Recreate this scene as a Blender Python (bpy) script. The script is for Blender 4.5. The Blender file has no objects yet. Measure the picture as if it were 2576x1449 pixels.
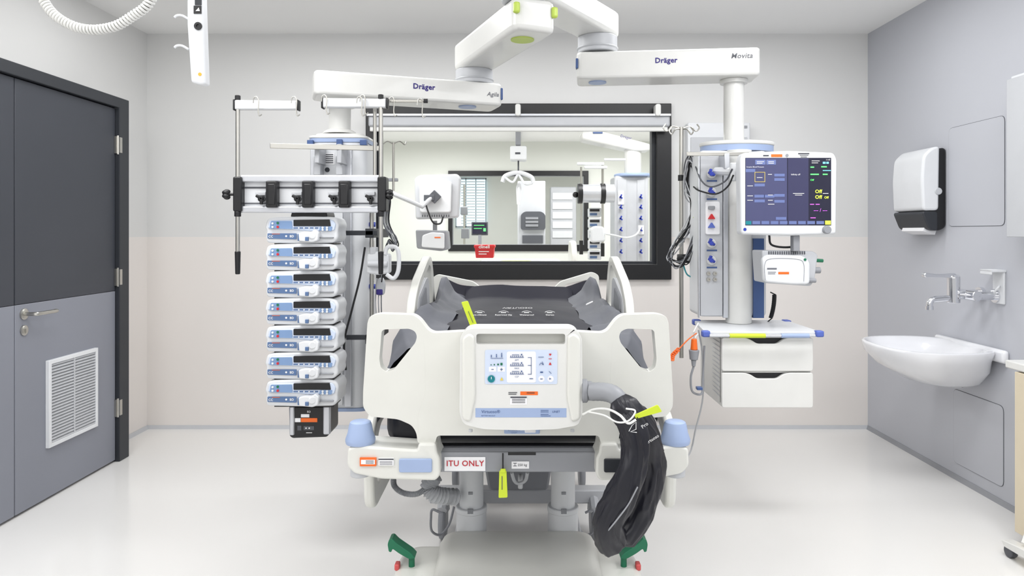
import bpy,bmesh,math,random
from mathutils import Vector,Matrix,noise
random.seed(7)
F=1750.;CX=1310.;CY=585.;CH=1.34
V=Vector
def X(px,D): return (px-CX)*D/F
def Z(py,D): return CH-(py-CY)*D/F
def W(px,py,D): return V((X(px,D),D,Z(py,D)))
SC=bpy.context.scene; COL=SC.collection
ORG={}
# ---------------------------------------------------------------- materials
def lin(c):
    c=c/255.; return c/12.92 if c<=.04045 else ((c+.055)/1.055)**2.4
def mat(name,rgb,rough=.45,metal=0,var=.04,scale=12,emit=0,bump=0,coat=0,spec=.5):
    m=bpy.data.materials.new(name); m.use_nodes=True; n=m.node_tree.nodes; l=m.node_tree.links
    b=n['Principled BSDF']; c=[lin(v) for v in rgb]
    tc=n.new('ShaderNodeTexCoord'); nz=n.new('ShaderNodeTexNoise'); nz.inputs['Scale'].default_value=scale; nz.inputs['Detail'].default_value=4
    l.new(tc.outputs['Object'],nz.inputs['Vector'])
    mx=n.new('ShaderNodeMix'); mx.data_type='RGBA'
    mx.inputs[6].default_value=[v*(1-var) for v in c]+[1]; mx.inputs[7].default_value=[min(1,v*(1+var)) for v in c]+[1]
    l.new(nz.outputs['Fac'],mx.inputs[0]); l.new(mx.outputs[2],b.inputs['Base Color'])
    b.inputs['Roughness'].default_value=rough; b.inputs['Metallic'].default_value=metal
    b.inputs['Coat Weight'].default_value=coat; b.inputs['Specular IOR Level'].default_value=spec
    if emit:
        l.new(mx.outputs[2],b.inputs['Emission Color']); b.inputs['Emission Strength'].default_value=emit
    if bump:
        bp=n.new('ShaderNodeBump'); bp.inputs['Strength'].default_value=bump; bp.inputs['Distance'].default_value=.004
        l.new(nz.outputs['Fac'],bp.inputs['Height']); l.new(bp.outputs['Normal'],b.inputs['Normal'])
    return m
M={}
def dm(k,*a,**kw): M[k]=mat(k,*a,**kw)
dm('white',(221,221,218),.35,coat=.2); dm('cool',(219,221,224),.38); dm('cream',(219,219,213),.36,coat=.15)
dm('lgrey',(188,190,194),.4); dm('mgrey',(142,144,149),.45); dm('dgrey',(80,82,88),.5)
dm('black',(18,18,21),.4,var=.1); dm('charcoal',(40,43,49),.5); dm('rubber',(26,26,29),.7)
dm('doordark',(56,59,67),.55,var=.05,scale=3); dm('doorgrey',(130,133,143),.5,var=.03,scale=3)
dm('steel',(190,188,182),.28,1,scale=30); dm('chrome',(225,226,230),.08,1); dm('alu',(205,207,212),.35,.7)
dm('blue',(156,174,208),.4); dm('dblue',(62,88,138),.4); dm('conn',(36,56,160),.35); dm('pblue',(204,215,234),.4)
dm('pumpband',(86,112,152),.4); dm('pumpkey',(122,150,190),.4)
dm('purple',(46,32,120),.5); dm('text',(50,52,60),.6); dm('textw',(236,236,236),.6); dm('greytext',(104,106,114),.6)
dm('green',(14,108,75),.4); dm('lime',(200,218,50),.5); dm('gpale',(184,206,86),.4); dm('orange',(236,108,34),.4); dm('red',(200,34,40),.4)
dm('redpale',(206,84,84),.5)
dm('teal',(20,130,140),.4); dm('fab',(30,30,41),.6,var=.10,scale=60,bump=.03,spec=.25); dm('fabg',(96,98,105),.6,var=.06,scale=40,bump=.03,spec=.3)
dm('fabb',(22,22,31),.40,var=.08,scale=14,bump=.01,spec=.45); dm('porcelain',(230,231,235),.12,coat=.5); dm('beigewood',(214,202,178),.5)
dm('scr',(66,68,100),.25,emit=.4,var=.03); dm('scr2',(52,52,80),.25,emit=.4,var=.03); dm('scrk',(28,28,46),.25,emit=.4,var=.03)
dm('scrl',(92,104,148),.3,emit=.45); dm('gl',(90,240,110),.4,emit=1.); dm('yl',(214,230,70),.4,emit=.8); dm('pk',(200,90,220),.4,emit=1.); dm('cy',(110,190,230),.4,emit=.8)
dm('day',(190,222,236),.5,emit=1.4); dm('paper',(236,236,238),.6); dm('dots',(84,104,184),.5); dm('amberk',(226,200,90),.5)
def wallmat(name,up,lo,zb,rough=.55):
    m=mat(name,up,rough,var=.012,scale=2); n=m.node_tree.nodes; l=m.node_tree.links; b=n['Principled BSDF']
    g=n.new('ShaderNodeNewGeometry'); s=n.new('ShaderNodeSeparateXYZ'); l.new(g.outputs['Position'],s.inputs[0])
    c=n.new('ShaderNodeMath'); c.operation='GREATER_THAN'; c.inputs[1].default_value=zb; l.new(s.outputs[2],c.inputs[0])
    src=b.inputs['Base Color'].links[0].from_socket
    mx=n.new('ShaderNodeMix'); mx.data_type='RGBA'; mx.inputs[6].default_value=[lin(v) for v in lo]+[1]
    l.new(c.outputs[0],mx.inputs[0]); l.new(src,mx.inputs[7]); l.new(mx.outputs[2],b.inputs['Base Color']); return m
M['wall']=wallmat('painted_wall',(220,220,219),(231,226,222),1.31)
M['wallr']=mat('grey_blue_wall',(186,188,195),.5,var=.012,scale=2)
M['ceil']=mat('ceiling_paint',(245,245,244),.7,var=.01,scale=2)
M['wall2']=mat('pale_wall',(226,228,222),.6,var=.02,scale=2)
M['floor']=mat('vinyl_floor',(228,227,225),.16,var=.02,scale=260,spec=.5)
# ---------------------------------------------------------------- mesh builder
def crv(pts,n=8):
    pts=[V(p) for p in pts]; P=[pts[0]*2-pts[1]]+pts+[pts[-1]*2-pts[-2]]; o=[]
    for i in range(1,len(P)-2):
        a,b,c,d=P[i-1:i+3]
        for k in range(n):
            t=k/n; o.append(.5*((2*b)+(c-a)*t+(2*a-5*b+4*c-d)*t*t+(3*b-a-3*c+d)*t**3))
    o.append(pts[-1]); return o
def rnd(pts,r,n=4):
    o=[];L=len(pts)
    for i,p in enumerate(pts):
        p=V(p[:2]); a=V(pts[i-1][:2])-p; b=V(pts[(i+1)%L][:2])-p
        rr=min(r,a.length*.45,b.length*.45); s=p+a.normalized()*rr; e=p+b.normalized()*rr
        for k in range(n+1):
            t=k/n; o.append(tuple(s*(1-t)**2+p*2*t*(1-t)+e*t*t))
    return o
def rrect(x0,z0,x1,z1,r,n=4): return rnd([(x0,z0),(x1,z0),(x1,z1),(x0,z1)],r,n)
def PP(pts,D): return [(X(a,D),Z(b,D)) for a,b in pts]
class MB:
    def __init__(s): s.bm=bmesh.new()
    def box(s,a,b):
        c=(V(a)+V(b))/2; d=V(b)-V(a)
        bmesh.ops.create_cube(s.bm,size=1,matrix=Matrix.Translation(c)@Matrix.Diagonal((abs(d.x),abs(d.y),abs(d.z),1))); return s
    def obox(s,c,size,rz=0,rx=0,ry=0):
        R=Matrix.Rotation(rz,4,'Z')@Matrix.Rotation(ry,4,'Y')@Matrix.Rotation(rx,4,'X')
        bmesh.ops.create_cube(s.bm,size=1,matrix=Matrix.Translation(V(c))@R@Matrix.Diagonal((*size,1))); return s
    def fb(s,x0,y0,x1,y1,D,th=.02):   # box whose front face spans this rectangle at depth D
        return s.box((X(x0,D),D,Z(y1,D)),(X(x1,D),D+th,Z(y0,D)))
    def cyl(s,p,q,r,r2=None,n=20):
        p=V(p);q=V(q);d=q-p; r2=r if r2 is None else r2
        m=Matrix.Translation((p+q)/2)@d.to_track_quat('Z','Y').to_matrix().to_4x4()
        bmesh.ops.create_cone(s.bm,cap_ends=True,segments=n,radius1=r,radius2=r2,depth=d.length,matrix=m); return s
    def sph(s,c,r,n=14):
        if not hasattr(r,'__len__'): r=(r,r,r)
        bmesh.ops.create_uvsphere(s.bm,u_segments=n,v_segments=max(6,n//2+2),radius=1,matrix=Matrix.Translation(V(c))@Matrix.Diagonal((*r,1))); return s
    def tube(s,pts,r,n=8):
        pts=[V(p) for p in pts]; L=len(pts); rings=[]
        t=(pts[1]-pts[0]).normalized(); u=t.orthogonal().normalized()
        for i,p in enumerate(pts):
            t2=(pts[min(i+1,L-1)]-pts[max(i-1,0)])
            t2=t2.normalized() if t2.length>1e-9 else t
            u=(u-t2*u.dot(t2)); u=u.normalized() if u.length>1e-6 else t2.orthogonal().normalized(); w=t2.cross(u)
            rr=r(i,L) if callable(r) else r
            ring=[]
            for k in range(n):
                a=2*math.pi*k/n; q=rr(a) if callable(rr) else rr
                ring.append(s.bm.verts.new(p+u*math.cos(a)*q+w*math.sin(a)*q))
            rings.append(ring); t=t2
        for i in range(L-1):
            for k in range(n):
                s.bm.faces.new((rings[i][k],rings[i][(k+1)%n],rings[i+1][(k+1)%n],rings[i+1][k]))
        s.bm.faces.new(rings[0][::-1]); s.bm.faces.new(rings[-1]); return s
    def prism(s,pts,d0,d1,ax='y',holes=()):
        bm=bmesh.new()
        def P(u,v):
            return {'y':(u,d0,v),'x':(d0,u,v),'z':(u,v,d0)}[ax]
        es=[]
        for loop in [pts]+list(holes):
            vs=[bm.verts.new(P(*p)) for p in loop]
            for i in range(len(vs)): es.append(bm.edges.new((vs[i],vs[(i+1)%len(vs)])))
        if holes: bmesh.ops.triangle_fill(bm,use_beauty=True,use_dissolve=False,edges=es)
        else: bm.faces.new(vs)
        g=bmesh.ops.extrude_face_region(bm,geom=bm.faces[:])
        dv={'y':V((0,d1-d0,0)),'x':V((d1-d0,0,0)),'z':V((0,0,d1-d0))}[ax]
        bmesh.ops.translate(bm,verts=[e for e in g['geom'] if isinstance(e,bmesh.types.BMVert)],vec=dv)
        bmesh.ops.recalc_face_normals(bm,faces=bm.faces[:])
        me=bpy.data.meshes.new('t'); bm.to_mesh(me); bm.free(); s.bm.from_mesh(me); bpy.data.meshes.remove(me); return s
    def disc(s,x,y,z,r,th=.006,n=28):
        bmesh.ops.create_cone(s.bm,cap_ends=True,segments=n,radius1=r,radius2=r,depth=th,matrix=Matrix.Translation((x,y,z))); return s
    def lathe(s,prof,c,n=24,axis=None):
        c=V(c); R=(V(axis).to_track_quat('Z','Y').to_matrix() if axis else Matrix.Identity(3)); rings=[]
        for r,h in prof:
            rings.append([s.bm.verts.new(c+R@V((r*math.cos(2*math.pi*k/n),r*math.sin(2*math.pi*k/n),h))) for k in range(n)])
        for i in range(len(rings)-1):
            for k in range(n): s.bm.faces.new((rings[i][k],rings[i][(k+1)%n],rings[i+1][(k+1)%n],rings[i+1][k]))
        s.bm.faces.new(rings[0][::-1]); s.bm.faces.new(rings[-1]); return s
    def grid(s,nu,nv,f):
        g=[[s.bm.verts.new(f(i/(nu-1),j/(nv-1))) for j in range(nv)] for i in range(nu)]
        for i in range(nu-1):
            for j in range(nv-1): s.bm.faces.new((g[i][j],g[i+1][j],g[i+1][j+1],g[i][j+1]))
        return s
    def text(s,st,pos,size,d=(1,0,0),up=(0,0,1),al='CENTER',shear=0,bold=0):
        cu=bpy.data.curves.new('tx','FONT'); cu.body=st; cu.size=size; cu.align_x=al; cu.align_y='CENTER'; cu.resolution_u=2; cu.shear=shear; cu.offset=bold*size
        if bold: cu.space_character=1.05
        ob=bpy.data.objects.new('tx',cu); COL.objects.link(ob)
        dg=bpy.context.evaluated_depsgraph_get(); dg.update()
        me=bpy.data.meshes.new_from_object(ob.evaluated_get(dg),depsgraph=dg)
        d=V(d);up=V(up);nn=d.cross(up).normalized()
        m=Matrix(((d.x,up.x,nn.x,pos[0]),(d.y,up.y,nn.y,pos[1]),(d.z,up.z,nn.z,pos[2]),(0,0,0,1)))
        me.transform(m); s.bm.from_mesh(me); bpy.data.objects.remove(ob); bpy.data.curves.remove(cu); bpy.data.meshes.remove(me); return s
    def ft(s,st,px,py,D,size,al='CENTER',shear=0,bold=0): return s.text(st,W(px,py,D),size,al=al,shear=shear,bold=bold)
def props(o,label=None,cat=None,group=None,kind=None):
    if label:o['label']=label
    if cat:o['category']=cat
    if group:o['group']=group
    if kind:o['kind']=kind
    return o
def thing(name,loc,label=None,cat=None,group=None,kind=None):
    o=bpy.data.objects.new(name,None); COL.objects.link(o); o.location=loc; o.empty_display_size=.05; ORG[o.name]=V(loc); return props(o,label,cat,group,kind)
def islands(bm):
    seen=set(); out=[]
    for v in bm.verts:
        if v in seen: continue
        st=[v]; seen.add(v); isl=[]
        while st:
            a=st.pop(); isl.append(a)
            for e in a.link_edges:
                b=e.other_vert(a)
                if b not in seen: seen.add(b); st.append(b)
        out.append(isl)
    return out
def build(name,mb,m,parent=None,bev=0,seg=2,sm=35,label=None,cat=None,group=None,kind=None,norm=True,split=False):
    bm=mb.bm
    if norm: bmesh.ops.recalc_face_normals(bm,faces=bm.faces[:])
    if split:
        bm.verts.index_update(); L=[[v.index for v in i] for i in islands(bm)]; r=None
        for idx in L:
            k=set(idx); c=MB(); c.bm=bm.copy(); c.bm.verts.ensure_lookup_table()
            bmesh.ops.delete(c.bm,geom=[v for v in c.bm.verts if v.index not in k],context='VERTS')
            r=build(name,c,m,parent,bev,seg,sm,label,cat,group,kind,False)
        bm.free(); return r
    if parent is None:
        xs=[v.co for v in bm.verts]; mn=V([min(c[i] for c in xs) for i in range(3)]); mx=V([max(c[i] for c in xs) for i in range(3)])
        o=V(((mn.x+mx.x)/2,(mn.y+mx.y)/2,mn.z))
    else: o=ORG[parent.name]
    bmesh.ops.translate(bm,verts=bm.verts[:],vec=-o)
    me=bpy.data.meshes.new(name); bm.to_mesh(me); bm.free()
    me.materials.append(M[m] if isinstance(m,str) else m)
    me.shade_smooth(); me.set_sharp_from_angle(angle=math.radians(sm))
    ob=bpy.data.objects.new(name,me); COL.objects.link(ob)
    if parent is None: ob.location=o
    else: ob.parent=parent
    ORG[ob.name]=o
    if bev:
        b=ob.modifiers.new('Bevel','BEVEL'); b.width=bev; b.segments=seg; b.limit_method='ANGLE'; b.angle_limit=math.radians(40); b.harden_normals=False
    return props(ob,label,cat,group,kind)
def dup(root,dv,label=None):
    def rec(o,p):
        c=o.copy(); COL.objects.link(c)
        if p: c.parent=p
        for ch in list(o.children): rec(ch,c)
        return c
    r=rec(root,None); r.location=V(root.location)+V(dv)
    if label:r['label']=label
    return r
# ================================================================= ROOM SHELL
DB=4.76; XL=-2.557; XR=2.375; H=2.70
build('floor',MB().box((XL-.2,-.8,-.1),(XR+.2,16,0)),'floor',kind='structure')
build('ceiling',MB().box((XL-.2,-.8,H),(XR+.2,16,H+.1)),'ceil',kind='structure')
def wallhole(name,D,th,px0,py0,px1,py1,m):
    o=[(XL-.2,0),(XR+.2,0),(XR+.2,H),(XL-.2,H)]; h=[(X(px0,D),Z(py1,D)),(X(px1,D),Z(py1,D)),(X(px1,D),Z(py0,D)),(X(px0,D),Z(py0,D))]
    build(name,MB().prism(o,D,D+th,'y',[h]),m,kind='structure')
wallhole('wall_back',DB,.12,940,278,1670,686,'wall')
wallhole('wall_far',10.4,.12,1134,438,1474,624,'wall2')
build('wall_end',MB().box((XL-.2,15.4,0),(XR+.2,15.5,H)),'wall2',kind='structure')
build('wall_left',MB().box((XL-.1,-.8,0),(XL,DB,H)),'wall',kind='structure')
build('wall_right',MB().box((XR,-.8,0),(XR+.1,DB,H)),'wallr',kind='structure')
build('wall_left_far',MB().box((XL-.1,DB+.12,0),(XL,15.4,H)),'wall2',kind='structure')
build('wall_right_far',MB().box((XR,DB+.12,0),(XR+.1,15.4,H)),'wall2',kind='structure')
build('baseboard_back',MB().prism([(DB,.022),(DB-.004,.022),(DB-.01,.012),(DB-.02,.0),(DB,0)],XL,XR,'x'),'lgrey',kind='structure')
build('baseboard_left',MB().prism([(XL,.022),(XL+.004,.022),(XL+.01,.012),(XL+.02,.0),(XL,0)],-.8,DB,'y'),'lgrey',kind='structure')
build('baseboard_right',MB().prism([(XR,.022),(XR-.004,.022),(XR-.01,.012),(XR-.02,.0),(XR,0)],-.8,DB,'y'),'mgrey',kind='structure')
# windows (open sashes, clear view into the next rooms)
def window(name,D,o,i,sm_):
    t=thing(name,(X((o[0]+o[2])/2,D),D,Z(o[3],D)),kind='structure')
    R=lambda q,d:[(X(q[0],d),Z(q[3],d)),(X(q[2],d),Z(q[3],d)),(X(q[2],d),Z(q[1],d)),(X(q[0],d),Z(q[1],d))]
    build('window_frame',MB().prism(R(o,D),D-.03,D+.0,'y',[R(i,D)]),'black',t,bev=.004)
    j=(i[0]-3,i[1]-3,i[2]+3,i[3]+3); k=(i[0]+(9 if D<6 else 1),i[1]+(3 if D<6 else 1),i[2]-(9 if D<6 else 1),i[3]-(6 if D<6 else 1))
    build('sash',MB().prism(R(j,D),D+.02,D+.1,'y',[R(k,D)]),sm_,t,bev=.003)
    return t
window('window_1',DB,(922,262,1687,703),(948,322,1650,664),'charcoal')
window('window_2',10.4,(1128,430,1480,632),(1138,442,1469,616),'mgrey')
t=thing('roller_blind',W(1305,328,4.66),'grey roller blind cassette rolled up across the top of the black framed window','blind')
build('cassette',MB().fb(926,290,1686,318,4.655,.07),'lgrey',t,bev=.012)
build('bottom_bar',MB().fb(930,318,1680,330,4.67,.03),'white',t,bev=.004)
build('cover_strip',MB().fb(922,286,1688,291,4.64,.08),'alu',t)
for px in (1303,1655):
    b=MB(); b.prism(rnd(PP([(px-7,292),(px-7,262),(px+7,262),(px+7,292)],4.64),.016),4.625,4.70,'y'); build('mounting_hook',b,'white',t,bev=.004)
# door (left), stands proud of the wall
XD=-2.345
def dD(px): return XD*F/(px-CX)
def zD(px,py): return Z(py,dD(px))
t=thing('door_1',(XD,3.3,0),kind='structure')
d1=dD(325);d0=dD(301)
f=MB().prism([(1.9,0),(1.9,2.13),(d1,2.13),(d1,0),(d0,0),(d0,2.07),(1.95,2.07),(1.95,0)],XL+.001,XD,'x'); build('door_frame',f,'charcoal',t,bev=.004)
ds=dD(50)
for (a,b) in ((ds+.003,d0-.004),(1.955,ds-.003)):
    lf=build('door_leaf',MB().box((XD-.07,a,1.0),(XD-.025,b,2.065)),'doordark',t,bev=.002)
    build('kick_panel',MB().box((XD-.07,a,.012),(XD-.024,b,.998)),'doorgrey',lf,bev=.002)
for py in (365,697,1025):
    z=zD(303,py); hb=MB().cyl((XD-.012,d0+.004,z-.055),(XD-.012,d0+.004,z+.055),.009,n=12).box((XD-.024,d0-.014,z-.05),(XD-.012,d0,z+.05)).box((XD-.012,d0+.0,z-.045),(XD+.002,d0+.024,z+.045)); build('hinge',hb,'steel',t)
hy=dD(72);hz=zD(72,790); h=MB()
h.lathe([(.027,0),(.027,.006),(.022,.009)],(XD-.024,hy,hz),24,(1,0,0))
h.tube(crv([(XD-.02,hy,hz),(XD+.03,hy,hz),(XD+.04,hy+.02,hz),(XD+.042,hy+.06,hz),(XD+.042,hy+.135,hz),(XD+.03,hy+.14,hz)],5),.0095,10)
build('lever_handle',h,'steel',t)
h=MB().lathe([(.025,0),(.025,.006),(.02,.009)],(XD-.024,hy,zD(72,831)),24,(1,0,0)).obox((XD-.012,hy,zD(72,831)-.003),(.008,.008,.022)); build('lock',h,'steel',t)
v0,v1=dD(127),dD(250); zt,zb=.70,.263
fr=MB().prism([(v0,zb),(v1,zb),(v1,zt),(v0,zt)],XD-.026,XD-.006,'x',[[(v0+.02,zb+.02),(v1-.02,zb+.02),(v1-.02,zt-.02),(v0+.02,zt-.02)]])
vf=build('vent_grille',fr,'cool',t,bev=.002)
sl=MB()
for i in range(26):
    z=zb+.028+i*(zt-zb-.05)/25; sl.obox((XD-.016,(v0+v1)/2,z),(.02,v1-v0-.04,.004),0,0,.7)
sl.box((XD-.022,(v0+v1)/2-.005,zb+.02),(XD-.008,(v0+v1)/2+.005,zt-.02))
build('louvre',sl,'lgrey',vf)
def dR(px): return XR*F/(px-CX)
def rpanel(y0,y1,z0,z1,label):
    t=thing('access_panel',(XR,(y0+y1)/2,z0),label,'wall panel')
    build('panel',MB().prism(rrect(y0,z0,y1,z1,.03),XR-.003,XR,'x'),'wallr',t)
    ring=MB().prism(rrect(y0-.002,z0-.002,y1+.002,z1+.002,.032),XR-.002,XR,'x',[rrect(y0,z0,y1,z1,.03)]); build('joint',ring,'dgrey',t)
rpanel(dR(2528),dR(2388),1.375,1.915,'flush grey access panel on the right wall above the tap')
rpanel(dR(2525),dR(2400),.085,.484,'flush grey access panel on the right wall below the sink')
# ================================================================= RIGHT WALL THINGS
y0,y1=3.88,4.18; zt=Z(370,3.9); zb=Z(582,3.9)
t=thing('towel_dispenser',(XR,4.03,zb),'white and black paper towel dispenser with round lock on the grey right wall','dispenser')
prof=[(XR,zb+.02),(XR-.05,zb),(XR-.08,zb+.03),(XR-.115,zb+.12),(XR-.108,zt-.08),(XR-.08,zt-.02),(XR,zt)]
build('back_shell',MB().prism(rnd(prof,.03),y0,y1,'y'),'black',t,bev=.012)
def clipped(z0,z1,dx): return rnd([(XR-.045,z0),(XR-.122-dx,z0),(XR-.13-dx,(z0+z1)/2),(XR-.12-dx,z1-.05),(XR-.085,z1-.005),(XR-.04,z1+.004)],.025)
build('front_cover',MB().prism(clipped(zb+.115,zt,.012),y0-.006,y1+.006,'y'),'cool',t,bev=.014,seg=3)
build('lower_window',MB().prism(rnd([(XR-.05,zb+.0),(XR-.10,zb+.012),(XR-.14,zb+.112),(XR-.05,zb+.112)],.02),y0-.003,y1+.003,'y'),'charcoal',t,bev=.01)
build('lock',MB().cyl((XR-.05,y0+.012,1.57),(XR-.05,y0-.012,1.57),.02),'lgrey',t,bev=.003)
build('paper_towel',MB().obox((XR-.07,4.03,zb+.006),(.07,.22,.03),0,0,.3),'paper',t)
cy,cx=3.66,2.125; t=thing('wash_basin',(cx,cy,.54),'white porcelain wash basin fixed to the grey right wall','sink')
def ring(bm,ax,ay,z,xo=0,n=48,e=2.6):
    r=[]
    for k in range(n):
        a=2*math.pi*k/n; c,s=math.cos(a),math.sin(a)
        x=cx+xo+ax*math.copysign(abs(c)**(2/e),c); y=cy+ay*math.copysign(abs(s)**(2/e),s)
        r.append(bm.verts.new((min(x,XR),y,z)))
    return r
b=MB(); R=[ring(b.bm,*q) for q in ((.09,.10,.545,.12),(.17,.19,.575,.07),(.235,.26,.64,.03),(.262,.295,.70,0),(.272,.31,.742,0),(.27,.308,.752,0),(.262,.298,.755,0),(.235,.275,.75,-.012),(.21,.25,.715,-.015),(.17,.2,.66,-.01),(.08,.1,.635,0),(.02,.02,.632,0))]
for i in range(len(R)-1):
    for k in range(48): b.bm.faces.new((R[i][k],R[i][(k+1)%48],R[i+1][(k+1)%48],R[i+1][k]))
b.bm.faces.new(R[0][::-1]); b.bm.faces.new(R[-1]); build('basin',b,'porcelain',t,sm=60)
build('back_ledge',MB().box((XR-.035,cy-.285,.70),(XR,cy+.285,.765)),'porcelain',t,bev=.015,seg=3)
build('drain',MB().lathe([(.025,0),(.025,.004),(.015,.002)],(cx,cy,.634)),'chrome',t)
D=3.52; t=thing('wall_tap',W(2490,740,D),'chrome wall-mounted lever tap above the white basin','tap')
for dy in (-.06,.06):
    build('wall_connection',MB().cyl((XR,D+dy,1.025),(XR-.02,D+dy,1.025),.034).cyl((XR,D+dy,1.025),(2.27,D+dy,1.025),.021),'chrome',t)
build('body',MB().cyl((2.26,D-.08,1.025),(2.26,D+.08,1.025),.026).cyl((2.26,D,1.025),(2.19,D,1.03),.023).cyl((2.19,D,.985),(2.19,D,1.115),.030,n=24).sph((2.19,D,1.115),(.030,.030,.014)),'chrome',t,bev=.003)
build('spout',MB().tube(crv([(2.19,D,1.01),(2.13,D,1.005),(2.085,D,1.0),(2.07,D,.985),(2.068,D,.955)],6),.0155,12).cyl((2.068,D,.968),(2.068,D,.95),.019),'chrome',t)
build('lever',MB().prism(rnd([(2.195,1.11),(2.195,1.135),(2.10,1.131),(2.04,1.138),(2.03,1.125),(2.04,1.112),(2.10,1.112)],.008),D-.015,D+.015,'y'),'chrome',t,bev=.004)
y=dR(2520); t=thing('bottle_bracket',(XR,y,Z(765,y)),'small white plastic wall bracket for a soap bottle right of the chrome tap','wall bracket')
build('back_plate',MB().box((XR-.012,y-.03,Z(765,y)),(XR,y+.05,Z(680,y))),'cool',t,bev=.004)
build('shelf',MB().box((XR-.075,y-.035,Z(684,y)),(XR,y+.05,Z(678,y))).box((XR-.075,y-.035,Z(690,y)),(XR-.07,y+.05,Z(678,y))),'cool',t,bev=.002)
build('clip',MB().tube(crv([(XR-.012,y,Z(720,y)),(XR-.03,y-.02,Z(722,y)),(XR-.035,y,Z(735,y)),(XR-.02,y+.01,Z(742,y))],5),.005,8),'cool',t)
t=thing('wall_cabinet',(2.31,2.85,1.32),'tall white wall cabinet cut off by the right edge of the picture','cabinet')
build('body',MB().box((2.262,2.5,1.325),(XR,3.21,2.06)),'cool',t,bev=.004)
build('door',MB().box((2.245,2.5,1.32),(2.26,3.215,2.045)),'lgrey',t,bev=.002)
t=thing('base_cabinet',(2.24,2.7,0),'beige base cabinet at the right edge below the white worktop','cabinet')
build('body',MB().box((2.115,2.3,.06),(XR-.03,2.98,.745)),'beigewood',t,bev=.003)
build('plinth',MB().box((2.15,2.3,.0),(XR-.03,2.95,.06)),'mgrey',t)
build('worktop',MB().box((2.115,2.3,.75),(XR,3.04,.785)),'white',bev=.006,label='white worktop over the beige base cabinet at the right edge',cat='worktop')
t=thing('trolley_base',(2.02,2.6,0),'white castor foot of an equipment trolley at the bottom right corner','trolley')
build('foot',MB().prism(rnd([(2.88,.04),(2.90,.062),(2.8,.075),(2.1,.11),(2.1,.07)],.01),2.0,2.05,'x').cyl((2.03,2.15,.09),(2.03,2.15,1.0),.02),'white',t,bev=.008)
for yy in (2.87,2.2):
    build('castor',MB().cyl((2.008,yy,.025),(2.036,yy,.025),.025).cyl((2.022,yy,.02),(2.022,yy,.06),.008),'dgrey',t,bev=.004)
build('power_cord',MB().tube(crv([(2.02,2.80,.09),(2.06,2.82,.13),(2.09,2.78,.10),(2.06,2.74,.09),(2.08,2.66,.15),(2.09,2.5,.10)],8),.006,8),'white',label='white cord looped over the trolley foot at the bottom right',cat='cable')
# ================================================================= CEILING PENDANTS
def armpoly(A,B,w,e,r=.05):
    A=V(A);B=V(B);d=(B-A).normalized();n=V((-d.y,d.x))
    A=A-d*e;B=B+d*e
    return rnd([tuple(A+n*w/2),tuple(A-n*w/2),tuple(B-n*w/2),tuple(B+n*w/2)],r,5)
def arm(A,B,w,e,z0,z1,r=.05): return MB().prism(armpoly(A,B,w,e,r),z0,z1,'z')
hub=(.03,2.88)
t=thing('pendant_mount',(.03,2.88,H),'white central ceiling mount carrying both equipment arms','ceiling mount')
build('column',MB().cyl((*hub,2.47),(*hub,2.66),.09,n=32),'white',t,bev=.01)
build('ceiling_cover',MB().lathe([(.1,-.06),(.2,-.02),(.2,-.001)],(*hub,H),32),'white',t)
t=thing('ceiling_pendant',(X(855,3.35),3.4,H),'left ceiling pendant, white arm and column behind the stack of infusion pumps','pendant')
j1=(X(1193,3.55),3.55)
A=(X(1333,2.92),2.90)
up=build('upper_arm',arm(A,j1,.19,.06,2.165,2.30,.045),'white',t,bev=.022,seg=3)
d=(V(j1)-V(A)).normalized()
b=MB(); pn=V((-d.y,d.x))
for s in (-1,1):
    p=V(A)-d*.058+pn*s*.085; b.obox((p.x,p.y,2.25),(.026,.026,.045),math.atan2(d.y,d.x))
build('corner_bumper',b,'gpale',up,bev=.008,split=True)
q=V(A)+d*.08; build('green_disc',MB().disc(q.x,q.y,2.164,.05),'gpale',up)
build('hub_joint',MB().cyl((hub[0]-.02,hub[1]+.03,2.30),(hub[0]-.02,hub[1]+.03,2.335),.09,n=32),'lgrey',t,bev=.006)
build('arm_joint',MB().cyl((*j1,2.092),(*j1,2.166),.095,n=32).cyl((*j1,2.11),(*j1,2.12),.1,n=32),'lgrey',t,bev=.006)
La=(X(850,3.33),3.33);Lb=(X(1196,3.56),3.56)
lo=build('lower_arm',arm(La,Lb,.2,.115,1.978,2.092,.035),'white',t,bev=.014,seg=3)
d=(V(Lb)-V(La)).normalized();n=V((d.y,-d.x))
def onarm(u,z,off=.1015):
    p=V(La)+d*u+n*off; return (p.x,p.y,z)
L=(V(Lb)-V(La)).length; d3=(d.x,d.y,0)
build('purple_lettering',MB().text('Dräger',onarm(L*.58,2.045),.036,d3,bold=.028),'purple',lo)
build('grey_lettering',MB().text('Agila',onarm(L*1.09,2.032),.030,d3,shear=.25,bold=.01),'greytext',lo)
b=MB(); p=onarm(L+.112,2.04,.07); b.obox(p,(.012,.05,.06),math.atan2(d.y,d.x)); build('blue_end_cap',b,'dblue',lo,bev=.004)
p=onarm(L*.93,0,0.02); build('blue_disc',MB().disc(p[0],p[1],1.976,.045),'blue',lo)
LC=(X(855,3.42),3.42)
build('drop_tube',MB().cyl((*LC,1.82),(*LC,1.978),.053,n=32).cyl((*LC,1.955),(*LC,1.978),.075,n=32).lathe([(.085,0),(.075,.012),(.062,.02),(.055,.022)],(*LC,1.822),32),'white',t,bev=.003)
x0,x1=X(775,3.32),X(920,3.32); z1=Z(356,3.3); z0=Z(1030,3.3)
pl=lambda e:rnd([(x0-e,3.32-e),(x1+e,3.32-e),(x1+e,3.6+e),(x0-e,3.6+e)],.05,4)
hd=build('service_column',MB().prism(pl(0),z0,z1,'z'),'cool',t,bev=.004)
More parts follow.
